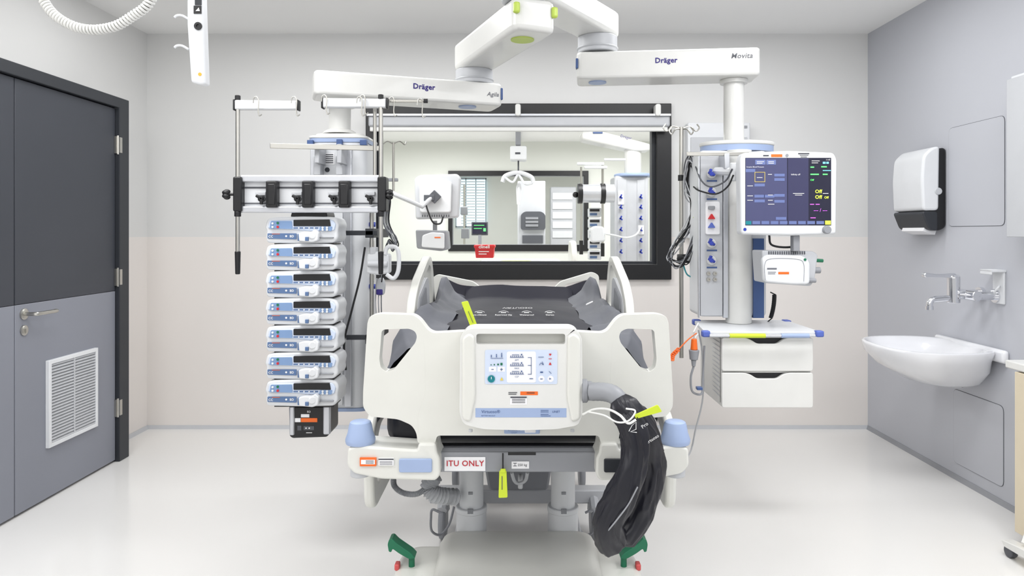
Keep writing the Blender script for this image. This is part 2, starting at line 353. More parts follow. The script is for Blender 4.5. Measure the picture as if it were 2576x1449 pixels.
build('top_cap',MB().prism(pl(.006),z1+.018,z1+.032,'z').prism(pl(-.02),z1+.03,z1+.045,'z'),'white',hd,bev=.005)
b=MB().prism(pl(.004),z1,z1+.018,'z').prism(pl(.004),z0-.015,z0,'z'); build('blue_band',b,'blue',hd,split=True)
build('front_panel',MB().fb(803,372,862,1020,3.31,.02),'cool',hd,bev=.003)
build('edge_profile',MB().fb(866,372,884,1024,3.305,.02).fb(780,372,796,1024,3.305,.02),'alu',hd,bev=.004,split=True)
b=MB().fb(772,352,787,365,3.3,.03).fb(905,352,922,365,3.3,.03).fb(846,350,860,366,3.3,.03)
build('blue_clip',b,'dblue',hd,bev=.002,split=True)
build('warning_label',MB().fb(806,385,842,414,3.308,.002),'paper',hd)
b=MB()
for i in range(5): b.fb(809,388+i*5,838,390+i*5,3.307,.001)
b.prism([(X(823+6*math.cos(a*math.pi/8),3.306),Z(427+6*math.sin(a*math.pi/8),3.306)) for a in range(16)],3.306,3.309,'y')
build('label_print',b,'text',hd)
b=MB()
for py in (545,612,700,905): b.cyl((x1+.0,3.42,Z(py,3.42)),(x1+.02,3.42,Z(py,3.42)),.02,n=16)
build('gas_outlet',b,'white',hd,bev=.003,split=True)
b=MB()
for py in (565,720): b.cyl((x1+.0,3.4,Z(py,3.42)),(x1+.03,3.4,Z(py,3.42)),.012,n=12)
b.cyl((x1,3.36,Z(905,3.42)),(x1+.03,3.36,Z(905,3.42)),.012,n=12)
build('outlet_probe',b,'conn',hd,split=True)
rl=MB(); a_=W(680,376,3.14); b_=W(953,364,3.24); dd=b_-a_; rl.obox((a_+b_)/2,(dd.length,.01,.024),math.atan2(dd.y,dd.x)); build('equipment_rail',rl,'steel',t,bev=.002)
for px in (797,853):
    build('rail_bracket',MB().fb(px-6,362,px+6,410,3.2,.12).fb(px-9,392,px+9,440,3.25,.07),'lgrey',t,bev=.003)
build('vertical_rail',MB().cyl(W(935,480,3.05),W(935,1062,3.05),.009,n=12),'steel',t)
for ya,yb in ((580,592),(843,855)): build('link_bar',MB().fb(850,ya,948,yb,3.0,.012).box((X(925,3.05),3.0,Z(yb+6,3.05)),(X(945,3.05),3.35,Z(ya-5,3.05))),'charcoal',t,bev=.002)
# right pendant
t=thing('ceiling_pendant',(X(1845,3.45),3.45,H),'right ceiling pendant, white arm and column beside the patient monitor','pendant')
j2=(X(1503,3.55),3.55); A2=(-.02,2.93)
build('upper_arm',arm(A2,j2,.19,.09,2.335,2.465,.06),'white',t,bev=.022,seg=3)
b=MB(); dd2=(V(j2)-V(A2)).normalized(); p=V(j2)+dd2*.09; b.obox((p.x,p.y,2.4),(.012,.06,.05),math.atan2(dd2.y,dd2.x)); build('blue_end_cap',b,'dblue',t,bev=.003)
build('arm_joint',MB().cyl((*j2,2.252),(*j2,2.336),.1,n=32).cyl((*j2,2.27),(*j2,2.28),.106,n=32),'lgrey',t,bev=.006)
Ra=(X(1503,3.56),3.56);Rb=(X(1848,3.49),3.49); zA,zB=Z(197,3.46),Z(128,3.46)
lo=build('lower_arm',arm(Ra,Rb,.2,.105,zA,zB,.03),'white',t,bev=.014,seg=3)
d=(V(Rb)-V(Ra)).normalized();n=V((d.y,-d.x));L=(V(Rb)-V(Ra)).length
def onr(u,z,off=.1015):
    p=V(Ra)+d*u+n*off; return (p.x,p.y,z)
zm=(zA+zB)/2
build('purple_lettering',MB().text('Dräger',onr(L*.49,zm+.012),.036,(d.x,d.y,0),bold=.028),'purple',lo)
build('grey_lettering',MB().text('Movita',onr(L*1.02,zm+.025),.036,(d.x,d.y,0),shear=.2,bold=.008),'greytext',lo)
b=MB(); b.obox(onr(-.103,zm+.01,.08),(.012,.04,.05),math.atan2(d.y,d.x)); build('blue_end_cap',b,'dblue',lo,bev=.003)
p=onr(L*.0,0,.01); build('blue_disc',MB().disc(p[0],p[1],zA-.002,.045),'blue',lo)
RC=(X(1846,3.5),3.5); zt=Z(353,3.4)
build('drop_tube',MB().cyl((*RC,zt-.01),(*RC,zA+.005),.05,n=32).cyl((*RC,zA-.02),(*RC,zA),.068,n=32),'white',t,bev=.003)
cc=X(1853,3.5)
capp=[(cc+.185*math.cos(a*math.pi/20),3.5+.13*math.sin(a*math.pi/20)) for a in range(40)]
hd=build('service_column',MB().box((X(1760,3.38),3.38,.93),(X(1930,3.38),3.6,zt-.05)),'cool',t,bev=.02,seg=3)
build('top_cap',MB().prism(capp,zt-.02,zt,'z'),'white',hd,bev=.006)
build('blue_band',MB().prism([(cc+(x-cc)*.98,3.5+(y-3.5)*.98) for x,y in capp],zt-.05,zt-.02,'z'),'blue',hd)
build('blue_strip',MB().fb(1895,600,1922,800,3.37,.02),'dblue',hd)
build('round_column',MB().cyl((X(1858,3.4),3.4,Z(812,3.4)),(X(1858,3.4),3.4,zt-.05),.062,n=32),'white',hd,bev=.003)
build('front_panel',MB().fb(1762,392,1818,795,3.365,.02),'lgrey',hd,bev=.003)
build('edge_profile',MB().fb(1820,392,1832,800,3.362,.02).fb(1757,392,1761,800,3.362,.02),'alu',hd,bev=.002,split=True)
b=MB()
for py in (437,483,612,655): b.cyl(W(1790,py,3.345),W(1790,py,3.366),.022,n=20)
build('outlet_ring',b,'white',hd,bev=.002,split=True)
for py in (437,483,612,655):
    b=MB().cyl(W(1790,py,3.30),W(1790,py,3.36),.011,n=14)
    c=W(1790,py,3.325); b.obox(c,(.034,.02,.012),0,0,.5).obox(c+V((-.006,0,.012)),(.012,.02,.022),0,0,.4)
    build('gas_probe',b,'conn',hd,bev=.002)
b=MB().prism(rrect(*(X(1776,3.35),Z(590,3.35),X(1812,3.35),Z(507,3.35)),.01),3.355,3.37,'y'); build('socket_plate',b,'paper',hd,bev=.002)
build('red_outlet',MB().prism(rnd(PP([(1782,551),(1791,537),(1800,551)],3.34),.004),3.34,3.36,'y'),'red',hd)
build('blue_outlet',MB().prism(rnd(PP([(1782,573),(1791,559),(1800,573)],3.34),.004),3.34,3.36,'y'),'dots',hd)
build('grey_outlet',MB().prism(rnd(PP([(1783,518),(1799,518),(1799,527),(1783,527)],3.34),.006),3.34,3.36,'y'),'mgrey',hd)
for px in (1782,1798):
    for py in (688,703): build('earth_socket',MB().lathe([(.01,0),(.01,.008),(.005,.008),(.004,.001)],W(px,py,3.363),16,(0,-1,0)),'steel',hd)
b=MB()
for py in (447,493,622,665): b.fb(1778,py+6,1804,py+10,3.3635,.001)
build('outlet_label',b,'dblue',hd,split=True)
build('equipment_rail',MB().fb(1728,382,1885,392,3.28,.01),'steel',t,bev=.002)
build('rail_bracket',MB().fb(1823,385,1836,425,3.27,.1),'alu',t,bev=.003)
build('spiral_cord',MB().tube([W(1938,735,3.45)]+[W(1948-(i/260)**2*9,742+i*.22,3.45)+V((.008*math.cos(i*.75),.008*math.sin(i*.75),0)) for i in range(260)]+[W(1925,815,3.45)],.003,6),'rubber',t,sm=80)
# monitor
D=3.08; t=thing('patient_monitor',W(1983,592,D),'large white patient monitor with lit screen on the right pendant','monitor')
build('casing',MB().prism(rnd(PP([(1864,590),(1862,400),(1870,384),(1983,379),(2098,384),(2106,400),(2104,590),(1983,593)],D),.016),D,D+.07,'y'),'cool',t,bev=.01,seg=3)
build('back_shell',MB().prism(rnd(PP([(1885,570),(1885,410),(2080,410),(2080,570)],D),.03),D+.07,D+.1,'y'),'lgrey',t,bev=.01)
sc=build('screen',MB().fb(1875,397,2091,567,D-.001,.004),'scrk',t)
build('screen_menu_panel',MB().fb(1876,398,1980,566,D-.002,.001),'scr',sc)
build('screen_side_panel',MB().fb(1982,398,2034,566,D-.002,.001),'scr2',sc)
b=MB()
for i in range(8): b.fb(1893+i*23,556,1912+i*23,564,D-.003,.001)
b.fb(1900,402,1926,414,D-.003,.001).fb(1928,402,1952,414,D-.003,.001).fb(1876,425,1900,433,D-.003,.001)
for (x,y) in ((1898,462),(1898,490),(1922,490),(1898,502),(1948,437),(1948,448),(1948,488),(1948,503),(1952,546)): b.fb(x,y,x+26,y+7,D-.003,.001)
build('screen_button',b,'scrl',sc,split=True)
build('selected_button',MB().prism(PP([(1898,458),(1898,433),(1924,433),(1924,458)],D),D-.003,D-.002,'y',[PP([(1899,457),(1899,434),(1923,434),(1923,457)],D)]),'amberk',sc)
build('green_button',MB().fb(1876,556,1890,565,D-.0032,.001),'teal',sc)
b=MB().ft('Invasive Blood Pressure',1878,420,D-.004,.008,'LEFT').ft('Infinity off',1990,439,D-.004,.010,'LEFT')
for (x,y,w) in ((1904,406,18),(1904,410,14),(1933,406,14),(1933,410,14),(1880,467,14),(1880,492,14),(1880,503,14),(1932,438,10),(1932,490,12),(1932,503,12),(1995,486,28),(2000,490,18),(1932,513,16),(2042,404,20),(2042,409,16),(2070,486,14),(1904,446,14)): b.fb(x,y,x+w,y+1.4,D-.004,.001)
b.ft('11:47',2083,402,D-.004,.009)
build('screen_print',b,'textw',sc)
b=MB().fb(2039,437,2060,440,D-.004,.001).fb(2039,419,2048,422,D-.004,.001).ft('Off',2043,453,D-.004,.012).fb(2070,437,2082,440,D-.004,.001).fb(2066,418,2080,421,D-.004,.001); build('green_readout',b,'gl',sc)
b=MB().ft('Off',2059,482,D-.004,.022,bold=.02).ft('Off',2059,496,D-.004,.022,bold=.02).ft('Off',2079,497,D-.004,.014,bold=.02); build('yellow_readout',b,'yl',sc)
b=MB().ft('--- / ---',2064,529,D-.004,.022).fb(2038,513,2048,515,D-.004,.001).fb(2052,513,2062,515,D-.004,.001).fb(2039,547,2052,549,D-.004,.001); build('purple_readout',b,'pk',sc)
b=MB().fb(2070,407,2077,412,D-.004,.001).fb(2079,407,2085,412,D-.004,.001).fb(2070,428,2090,430,D-.004,.001); build('cyan_readout',b,'cy',sc)
build('yellow_button',MB().fb(2076,555,2090,565,D-.0035,.001),'yl',sc)
build('knob',MB().lathe([(.018,0),(.018,.014),(.015,.018),(.002,.018)],W(2078,578,D),24,(0,-1,0)),'mgrey',t)
build('orange_label',MB().fb(1940,388,1968,395,D-.001,.002),'orange',t)
b=MB().fb(2008,385,2036,388,D-.001,.001).fb(2012,390,2034,391.5,D-.001,.001).fb(2014,394,2030,395.5,D-.001,.001).fb(1920,390,1934,393,D-.001,.001)
build('casing_print',b,'text',t)
build('round_emblem',MB().lathe([(.007,0),(.007,.001)],W(1980,391,D-.001),16,(0,-1,0)),'mgrey',t)
build('blue_symbol',MB().lathe([(.007,0),(.007,.001)],W(1874,577,D-.001),16,(0,-1,0)),'conn',t)
b=MB().tube([W(1850,430,3.22),W(1862,425,3.2),W(1930,440,3.2)],.018,12).cyl(W(1848,410,3.22),W(1848,455,3.22),.022).tube([W(1848,432,3.25),W(1800,430,3.35)],.02,10).obox(W(1940,455,3.19),(.09,.04,.09))
build('support_arm',b,'cool',t,bev=.004)
build('neck',MB().box((X(1992,3.12),3.1,Z(632,3.12)),(X(2008,3.12),3.14,Z(592,3.12))),'mgrey',t,bev=.003)
D=3.1; t=thing('module_rack',W(1985,718,D),'white measuring module box hanging below the lit patient monitor','medical device')
build('housing',MB().prism(rnd(PP([(1917,630),(2046,632),(2058,640),(2050,705),(2040,720),(1922,712)],D+.03),.01),D+.03,D+.17,'y'),'lgrey',t,bev=.006)
build('front_module',MB().prism(rnd(PP([(1918,650),(1932,641),(2020,643),(2038,658),(2038,716),(1990,716),(1922,710)],D),.02),D,D+.03,'y'),'cool',t,bev=.008,seg=3)
b=MB()
for i in range(17): b.fb(1933+i*5.6,632,1936+i*5.6,640,D+.028,.003)
build('vent_slot',b,'dgrey',t)
build('green_connector',MB().cyl(W(2050,655,D+.05),W(2070,656,D+.05),.008,n=10),'green',t); build('green_lamp',MB().lathe([(.006,0),(.006,.003)],W(2025,653,D),12,(0,-1,0)),'green',t)
build('side_knob',MB().cyl(W(2045,680,D+.05),W(2063,680,D+.05),.014).cyl(W(2030,705,D+.02),W(2052,706,D+.02),.01),'mgrey',t,bev=.002,split=True)
build('orange_label',MB().fb(1958,684,1985,690,D-.001,.002),'orange',t)
build('label_print',MB().fb(1930,674,1954,678,D-.001,.001).fb(1932,684,1952,685.5,D-.001,.001).fb(1932,688,1950,689.5,D-.001,.001).tube(crv([W(1925,705,D-.001),W(1924,665,D-.001),W(1940,651,D-.001),W(2005,652,D-.001),W(2022,665,D-.001),W(2022,708,D-.001)],6),.0008,4),'greytext',t)
build('device_cable',MB().tube(crv([W(1935,592,3.16),W(1940,615,3.16),W(1970,622,3.15),W(2000,618,3.16),W(2008,598,3.16)],6),.005,8),'rubber',label='black cable sagging between the patient monitor and the module box',cat='cable')
# drawer unit
D=3.12; t=thing('drawer_unit',W(1930,1027,D),'white two-drawer cabinet with blue-edged shelf on the right pendant','drawer unit')
zt=Z(845,D); xl,xr=X(1815,D),X(2047,D); zb=Z(1027,D)
build('shelf_top',MB().prism([(X(1768,3.14),3.1),(X(2066,3.1),3.1),(X(2066,3.1),3.52),(X(1745,3.52),3.52)],zt+.004,zt+.022,'z'),'cool',t,bev=.004)
b=MB()
for p in ((X(1775,3.1),3.1),(X(2060,3.1),3.1)): b.obox((p[0],p[1],zt+.013),(.035,.035,.028))
b.obox((X(2060,3.1),3.48,zt+.013),(.035,.05,.028)).obox((X(1752,3.5),3.5,zt+.013),(.04,.04,.028)); build('corner_bumper',b,'dots',t,bev=.006,split=True)
build('front_rail',MB().cyl((X(1785,3.07),3.07,zt+.008),(X(2050,3.07),3.07,zt+.008),.007,n=12),'alu',t)
build('lime_grip',MB().cyl((X(1835,3.07),3.07,zt+.008),(X(1925,3.07),3.07,zt+.008),.010,n=12),'lime',t)
build('blue_grip',MB().cyl((X(1965,3.07),3.07,zt+.008),(X(2035,3.07),3.07,zt+.008),.010,n=12),'blue',t)
build('cabinet_body',MB().box((xl+.004,D+.02,zb+.003),(xr-.004,3.5,zt)),'white',t,bev=.004)
build('ribbed_side',MB().prism([(X(1770,3.5),3.5),(xl,D+.025),(xl+.01,D+.04),(X(1785,3.5),3.5)],zb+.02,zt,'z'),'white',t)
b=MB()
for i in range(14):
    z=zb+.05+i*.02; b.tube([(xl-.003,D+.02,z),(X(1769,3.5),3.5,z)],.0018,4)
build('side_rib',b,'lgrey',t)
def drawer(ya,yb):
    w=PP([(1816,yb),(2046,yb),(2046,ya),(1985,ya),(1970,ya+4),(1955,ya+15),(1905,ya+15),(1888,ya+4),(1872,ya),(1816,ya)],D)
    return MB().prism(rnd(w,.012,4),D,D+.02,'y')
for ya,yb in ((850,934),(938,1026)):
    dr=build('drawer',drawer(ya,yb),'white',t,bev=.003)
    build('grip_recess',MB().fb(1870,ya,1987,ya+18,D+.0185,.004),'black',dr)
# ================================================================= INFUSION RACK + PUMPS
D=2.80
t=thing('infusion_rack',W(775,690,D),'silver and black clamp rail rack with upright poles above the infusion pumps','rack')
for px,yt in ((598,240),(958,238)):
    build('pole',MB().cyl(W(px,yt+10,D),W(px,632,D),.0085,n=14),'steel',t)
    build('pole_tip',MB().cyl(W(px,yt,D),W(px,yt+12,D),.011,n=12),'black',t,bev=.002)
    build('pole_collar',MB().cyl(W(px,532,D),W(px,545,D),.013,n=12),'black',t,bev=.002)
    build('pole_grip',MB().cyl(W(px,632,D),W(px,690,D),.0115,.0095,n=14),'black',t,bev=.003)
build('pole',MB().cyl(W(943,262,D+.05),W(943,445,D+.05),.0075,n=12),'steel',t)
for a,b_,y in ((585,750,263),(807,975,258)):
    bar=build('top_bar',MB().prism(rnd(PP([(a+4,y+12),(a+4,y-12),(b_-4,y-10),(b_-4,y+12)],D-.01),.006),D-.01,D+.02,'y'),'cool',t,bev=.006)
    build('end_cap',MB().fb(a,y-14,a+5,y+14,D-.012,.035).fb(b_-5,y-13,b_,y+14,D-.012,.035),'black',bar,bev=.003,split=True)
build('hook_bar',MB().cyl(W(960,254,D+.03),W(1068,254,D+.03),.006,n=10),'steel',t)
build('hook_bar_cap',MB().cyl(W(1066,254,D+.03),W(1076,254,D+.03),.009,n=10),'black',t)
for px,py in ((650,262),(745,262),(820,258),(916,258),(983,258),(1055,262),(908,262)):
    dy=-.015 if px<930 else .03
    c=W(px,py,D); c.y+=dy-.008
    build('bag_hook',MB().tube(crv([c+V((-.012,0,-.0)),c+V((-.008,0,.022)),c+V((.004,0,.024)),c+V((.010,0,.006)),c+V((.008,0,-.03)),c+V((.012,0,-.05)),c+V((.022,0,-.045))],5),.0024,6),'steel',t)
for ya,yb in ((440,458),(518,535)):
    build('clamp_rail',MB().prism(rnd(PP([(603,yb),(603,ya),(955,ya),(955,yb)],D),.008),D,D+.035,'y'),'alu',t,bev=.006,seg=3)
build('back_plate',MB().fb(605,458,953,518,D+.022,.01),'cool',t)
build('slot',MB().fb(612,470,950,474,D+.019,.004).fb(612,510,950,513,D+.019,.004),'dgrey',t,split=True)
for px in (596,960): build('end_plate',MB().prism(rnd(PP([(px-11,532),(px-11,444),(px+11,444),(px+11,532)],D-.012),.008),D-.012,D+.05,'y'),'black',t,bev=.005)
for px in (682,773,865): build('bracket',MB().prism(rnd(PP([(px-14,522),(px-14,455),(px+14,455),(px+14,522)],D-.016),.006),D-.016,D+.02,'y').fb(px-10,462,px+10,515,D-.02,.01),'black',t,bev=.004)
for px in (655,746,838,930):
    build('clip_plate',MB().fb(px-13,482,px+13,492,D+.01,.015),'lgrey',t,bev=.003)
    c=W(px,500,D-.01); b=MB().cyl(c,c+V((0,.03,0)),.012,n=16).obox(c+V((-.004,0,.006)),(.03,.012,.012),0,0,.5).obox(c+V((.004,0,-.008)),(.012,.012,.03)); build('cam_lever',b,'black',t,bev=.003)
for px,s in ((570,-1),(980,1)):
    c=W(px,489,D); b=MB().cyl(c,c+V((-s*.04,0,0)),.006,n=10)
    for k in range(5):
        a=2*math.pi*k/5; b.sph(c+V((0,.012*math.cos(a),.012*math.sin(a))),(.014,.010,.010),10)
    b.sph(c,(.016,.014,.014)); build('star_knob',b,'black',t)
t=thing('pump_dock',W(777,1103,2.86),'black docking column carrying seven infusion pumps','dock')
build('top_mount',MB().prism(rnd(PP([(730,546),(735,530),(745,526),(810,526),(820,530),(824,546)],2.84),.008),2.84,2.96,'y'),'black',t,bev=.004)
build('spine',MB().fb(735,545,822,1090,2.97,.05),'charcoal',t,bev=.004)
build('end_unit',MB().prism(rnd(PP([(728,1098),(726,1022),(829,1022),(829,1090),(822,1100),(735,1103)],2.86),.01),2.86,3.0,'y'),'black',t,bev=.006)
build('side_profile',MB().fb(727,1022,740,1096,2.853,.02).fb(812,1022,830,1094,2.853,.02),'alu',t,bev=.006,split=True)
build('orange_label',MB().fb(757,1052,798,1062,2.858,.002),'orange',t)
build('white_label',MB().fb(757,1042,778,1050,2.858,.002).fb(742,1052,756,1062,2.858,.002),'paper',t,split=True)
build('port',MB().fb(748,1071,758,1083,2.858,.002).fb(764,1072,790,1082,2.858,.002),'dgrey',t,split=True)
build('white_lettering',MB().ft('BD',777,1036,2.857,.012).fb(770,1088,785,1089.5,2.857,.001).lathe([(.003,0),(.003,.001)],W(770,1077,2.857),10,(0,-1,0)).lathe([(.003,0),(.003,.001)],W(778,1077,2.857),10,(0,-1,0)),'textw',t)
D=2.83
names=['topmost','second from the top','third from the top','fourth, middle','fifth from the top','sixth from the top','lowest']
t=thing('infusion_pump',W(760,613,D),'topmost white and blue syringe infusion pump in the stack of seven','infusion pump','stacked infusion pumps'); P0=t
build('body',MB().prism(rnd(PP([(671,611),(668,594),(671,582),(666,573),(672,550),(690,546),(760,544),(830,545),(846,549),(853,565),(849,580),(851,598),(840,611),(760,613)],D),.012),D,D+.14,'y'),'cool',t,bev=.008,seg=3)
build('upper_fascia',MB().prism(rnd(PP([(673,574),(678,555),(745,553),(836,553),(845,564),(841,580),(780,581),(740,578)],D-.004),.006),D-.006,D+.01,'y'),'pblue',t,bev=.003)
build('display',MB().prism(rnd(PP([(738,569),(738,553),(829,552),(832,569)],D-.009),.003),D-.009,D,'y'),'black',t,bev=.001)
build('keypad',MB().prism(rnd(PP([(678,575),(682,556),(734,556),(736,576)],D-.007),.004),D-.009,D,'y').prism(rnd(PP([(803,580),(805,570),(836,570),(834,581)],D-.007),.003),D-.008,D,'y'),'pumpkey',t,split=True)
build('blue_stripe',MB().fb(738,572,800,575,D-.008,.002),'pumpband',t)
build('start_key',MB().lathe([(.005,0),(.005,.003)],W(699,561,D-.009),14,(0,-1,0)),'green',t)
build('stop_key',MB().lathe([(.005,0),(.005,.003)],W(699,571,D-.009),14,(0,-1,0)),'red',t)
b=MB()
for x,y in ((686,562),(686,571),(812,572.5),(823,572.5),(812,578),(823,578)): b.lathe([(.0045,0),(.0045,.003)],W(x,y,D-.009),12,(0,-1,0))
build('round_key',b,'cool',t,split=True)
b=MB()
for i in range(4): b.lathe([(.003,0),(.003,.003)],W(752+i*13,573.5,D-.008),10,(0,-1,0))
build('small_key',b,'cool',t,split=True)
build('name_band',MB().prism(rnd(PP([(673,600),(673,587),(746,587),(746,602)],D-.003),.003),D-.004,D+.01,'y'),'pumpband',t)
build('white_lettering',MB().ft('CC',681,595,D-.005,.013,bold=.02).ft('BD',734,594.5,D-.005,.013,bold=.02).lathe([(.004,0),(.004,.001)],W(720,594,D-.004),10,(0,-1,0)),'textw',t)
build('orange_stripe',MB().fb(684,588,704,589,D-.005,.001),'orange',t)
build('syringe_clamp',MB().prism(rnd(PP([(752,607),(750,586),(766,582),(783,583),(792,576),(802,585),(800,605),(786,610)],D-.03),.006),D-.03,D+.01,'y').cyl(W(786,592,D-.034),W(786,592,D),.016,n=20),'cool',t,bev=.004)
build('syringe_cradle',MB().fb(748,588,755,606,D-.02,.03).fb(767,596,776,606,D-.034,.03),'pumpband',t,bev=.002,split=True)
build('drive_rod',MB().fb(800,596,838,599,D-.012,.02),'mgrey',t,bev=.002)
build('base_shadow_strip',MB().fb(690,612,840,614.5,D+.01,.11),'black',t)  # black strip standing in for the shadow between stacked pumps
for i in range(1,7):
    dup(P0,(0,0,-i*68.4*D/F),names[i]+(' of the white and blue syringe infusion pumps in the stack'))
D=2.92; t=thing('clamp_holder',W(960,700,D),'white plastic clamp bracket on the rail right of the top infusion pumps','holder')
build('body',MB().prism(rnd(PP([(922,688),(922,640),(950,632),(978,640),(978,688),(950,692)],D),.01),D,D+.07,'y'),'cool',t,bev=.008)
build('hoop',MB().tube(crv([W(968,640,D),W(975,622,D),W(995,622,D),W(1003,640,D),W(1002,680,D),W(990,700,D),W(972,690,D)],6),.009,10),'cool',t)
build('jaw',MB().cyl(W(925,664,D-.02),W(975,664,D-.02),.014).fb(930,622,945,640,D,.05),'lgrey',t,bev=.003,split=True)
def cable(pts,r,m,label,group=None,name='cable'):
    return build(name,MB().tube(crv(pts,6),r,7),m,label=label,cat='cable',group=group)
cable([W(918,622,2.95),W(905,700,2.93),W(885,780,2.93),W(866,860,2.95),W(870,930,3.0)],.0045,'rubber','black power cable running down beside the lower infusion pumps')
for i in range(6):
    a=random.uniform(-6,6)
    cable([W(965+a*.5,470,3.02),W(980+a,500,3.0),W(975+a*2,560,3.02+i*.01),W(1000+a,600+i*6,3.0),W(990+a,632-i*4,3.03),W(975,610,3.05),W(960,660+i*10,3.06)],.003,['dgrey','mgrey','rubber'][i%3],'thin grey and black lead tangled beside the rack right of the pumps','leads tangled beside the pump rack')
for i in range(3):
    cable([W(948+i*6,700,3.1),W(945+i*7,760,3.1),W(950+i*5,840,3.12),W(945+i*3,930,3.1),W(935+i*3,1045,3.12)],.003,['cool','lgrey','mgrey'][i],['white tube hanging left of the bed','light grey tube hanging left of the bed, between two others','mid grey tube hanging left of the bed'][i],name='tube')
t=thing('suction_canister',W(955,745,3.08),'small clear white canister with purple base below the white clamp bracket','canister')
build('jar',MB().prism(rnd(PP([(943,720),(950,700),(962,698),(968,716),(965,742),(950,745)],3.08),.01),3.08,3.11,'y'),'lgrey',t,bev=.005); build('purple_base',MB().fb(946,728,962,742,3.075,.02),'purple',t,bev=.004)
D=4.62; t=thing('drip_pole',W(990,500,D),'thin drip pole with small hooks inside the left edge of the black window frame','drip stand')
build('pole',MB().cyl(W(990,358,D),W(990,480,D),.008,n=10),'steel',t)
for s in (-1,1): build('hook',MB().tube(crv([W(990,362,D),W(990+s*16,356,D),W(990+s*28,364,D-.02),W(990+s*32,356,D-.02)],5),.004,6),'steel',t)
build('clamp',MB().fb(945,448,1000,456,D+.0,.03).fb(945,448,953,456,D,.12),'mgrey',t,bev=.003)
# ================================================================= BED
BC=1303
t=thing('hospital_bed',(-.01,2.9,0),'white hospital bed with grey frame, raised head rails and blue corner bumpers','bed'); BED=t
def mir(p): return [(2*BC-x,y) for x,y in p]
D=2.10
half=[(BC,832),(1160,834),(1092,838),(1078,832),(1056,803),(1040,792),(952,789),(930,795),(924,812),(913,990),(913,1025),(930,1048),(1002,1055),(1036,1070),(1048,1090),(1050,1116),(1096,1116),(1098,1096),(BC,1096)]
full=half+[(2*BC-x,y) for x,y in half[::-1][1:-1]]
hole=[(960,834),(966,829),(1030,827),(1044,834),(1049,846),(1045,862),(990,930),(972,936),(958,926),(954,904)]
fbm=MB().prism(rnd(PP(full,D),.012,3),D,D+.045,'y',[rnd(PP(hole,D),.008,3),rnd(PP(mir(hole)[::-1],D),.008,3)])
fb=build('footboard',fbm,'cream',t,bev=.012,seg=3)
for m_ in (0,1):
    pts=[(1066,858),(1070,980),(1052,1040),(1052,1090)]
    if m_: pts=mir(pts)
    build('moulding_line',MB().tube(crv([W(a,b,D+.001) for a,b in pts],6),.0015,5),'cream',fb)
for s in (0,1):
    def q(p): return mir(p) if s else p
    cs=q([(874,1128),(900,1122),(1050,1132),(1052,1116),(1096,1116),(1099,1140),(1106,1152),(1107,1196),(1096,1210),(960,1206),(890,1192),(872,1172)])
    build('corner_casing',MB().prism(rnd(PP(cs,2.08),.010,3),2.08,2.2,'y'),'cream',t,bev=.010,seg=3)
    px=899 if not s else 1706
    c=W(px,1124,2.08)
    build('bumper',MB().lathe([(.043,0),(.045,.006),(.045,.014),(.038,.034),(.034,.056),(.031,.064),(.026,.067),(.012,.068)],c+V((0,.04,0)),28),'blue',t)
    build('bumper_post',MB().cyl(c+V((0,.04,-.1)),c+V((0,.04,0)),.03),'lgrey',t,bev=.004)
    x0,x1=(1003,1086) if not s else (1520,1566)
    build('blue_panel' if not s else 'dark_panel',MB().prism(rrect(X(x0,2.07),Z(1190,2.07),X(x1,2.07),Z(1156,2.07),.006),2.073,2.085,'y'),'blue' if not s else 'charcoal',t,bev=.002)
    if not s:
        build('orange_label',MB().fb(905,1152,946,1173,2.073,.008),'orange',t)
        build('paper_label',MB().fb(908,1157,943,1168,2.072,.001).fb(952,1154,990,1171,2.0725,.008),'paper',t,split=True)
        b=MB()
        for k in range(3): b.fb(920,1159+k*3,940,1160+k*3,2.0715,.001).fb(955,1161+k*3.4,987,1162+k*3.4,2.072,.001)
        b.fb(952,1154,990,1157,2.072,.001); build('label_print',b,'text',t)
build('cross_beam',MB().fb(1098,1138,1510,1188,2.13,.05),'mgrey',t,bev=.004)
build('under_frame',MB().fb(1105,1120,1500,1136,2.3,.05).box((-.42,2.2,.62),(-.38,3.9,.68)).box((.36,2.2,.62),(.40,3.9,.68)).box((-.42,3.85,.62),(.4,3.9,.68)).box((-.42,2.9,.60),(.4,2.96,.66)),'dgrey',t,bev=.004)
build('sign_card',MB().fb(1118,1150,1221,1185,2.1275,.002),'paper',t)
build('red_lettering',MB().ft('ITU ONLY',1170,1166.5,2.1262,.0245,bold=.012),mat('signred',(186,26,44),.6),t)
build('weight_label',MB().fb(1287,1161,1331,1179,2.1275,.002),'paper',t)
build('weight_print',MB().ft('250 kg',1314,1170,2.1265,.0105).fb(1291,1165,1300,1166,2.1265,.001).fb(1295,1165,1296,1172,2.1265,.001).fb(1291,1172,1300,1173,2.1265,.001),'text',t)
build('warning_strip',MB().fb(1278,1138,1348,1145,2.129,.002),'black',t)
for sx in (-1,1):
    x=X(1185 if sx<0 else 1417,2.52)
    build('lift_column',MB().cyl((x,2.54,.33),(x,2.54,.64),.044,n=32),'cool',t,bev=.002)
    b=MB().cyl((x,2.54,.2),(x,2.54,.342),.055,n=32).cyl((x,2.54,.325),(x,2.54,.345),.057,n=32)
    build('column_sleeve',b,'cool',t,bev=.003)
    build('column_clip',MB().box((x-.01,2.483,.335),(x+.01,2.49,.352)).box((x-.008,2.493,.40),(x+.008,2.502,.41)),'mgrey',t,bev=.001,split=True)
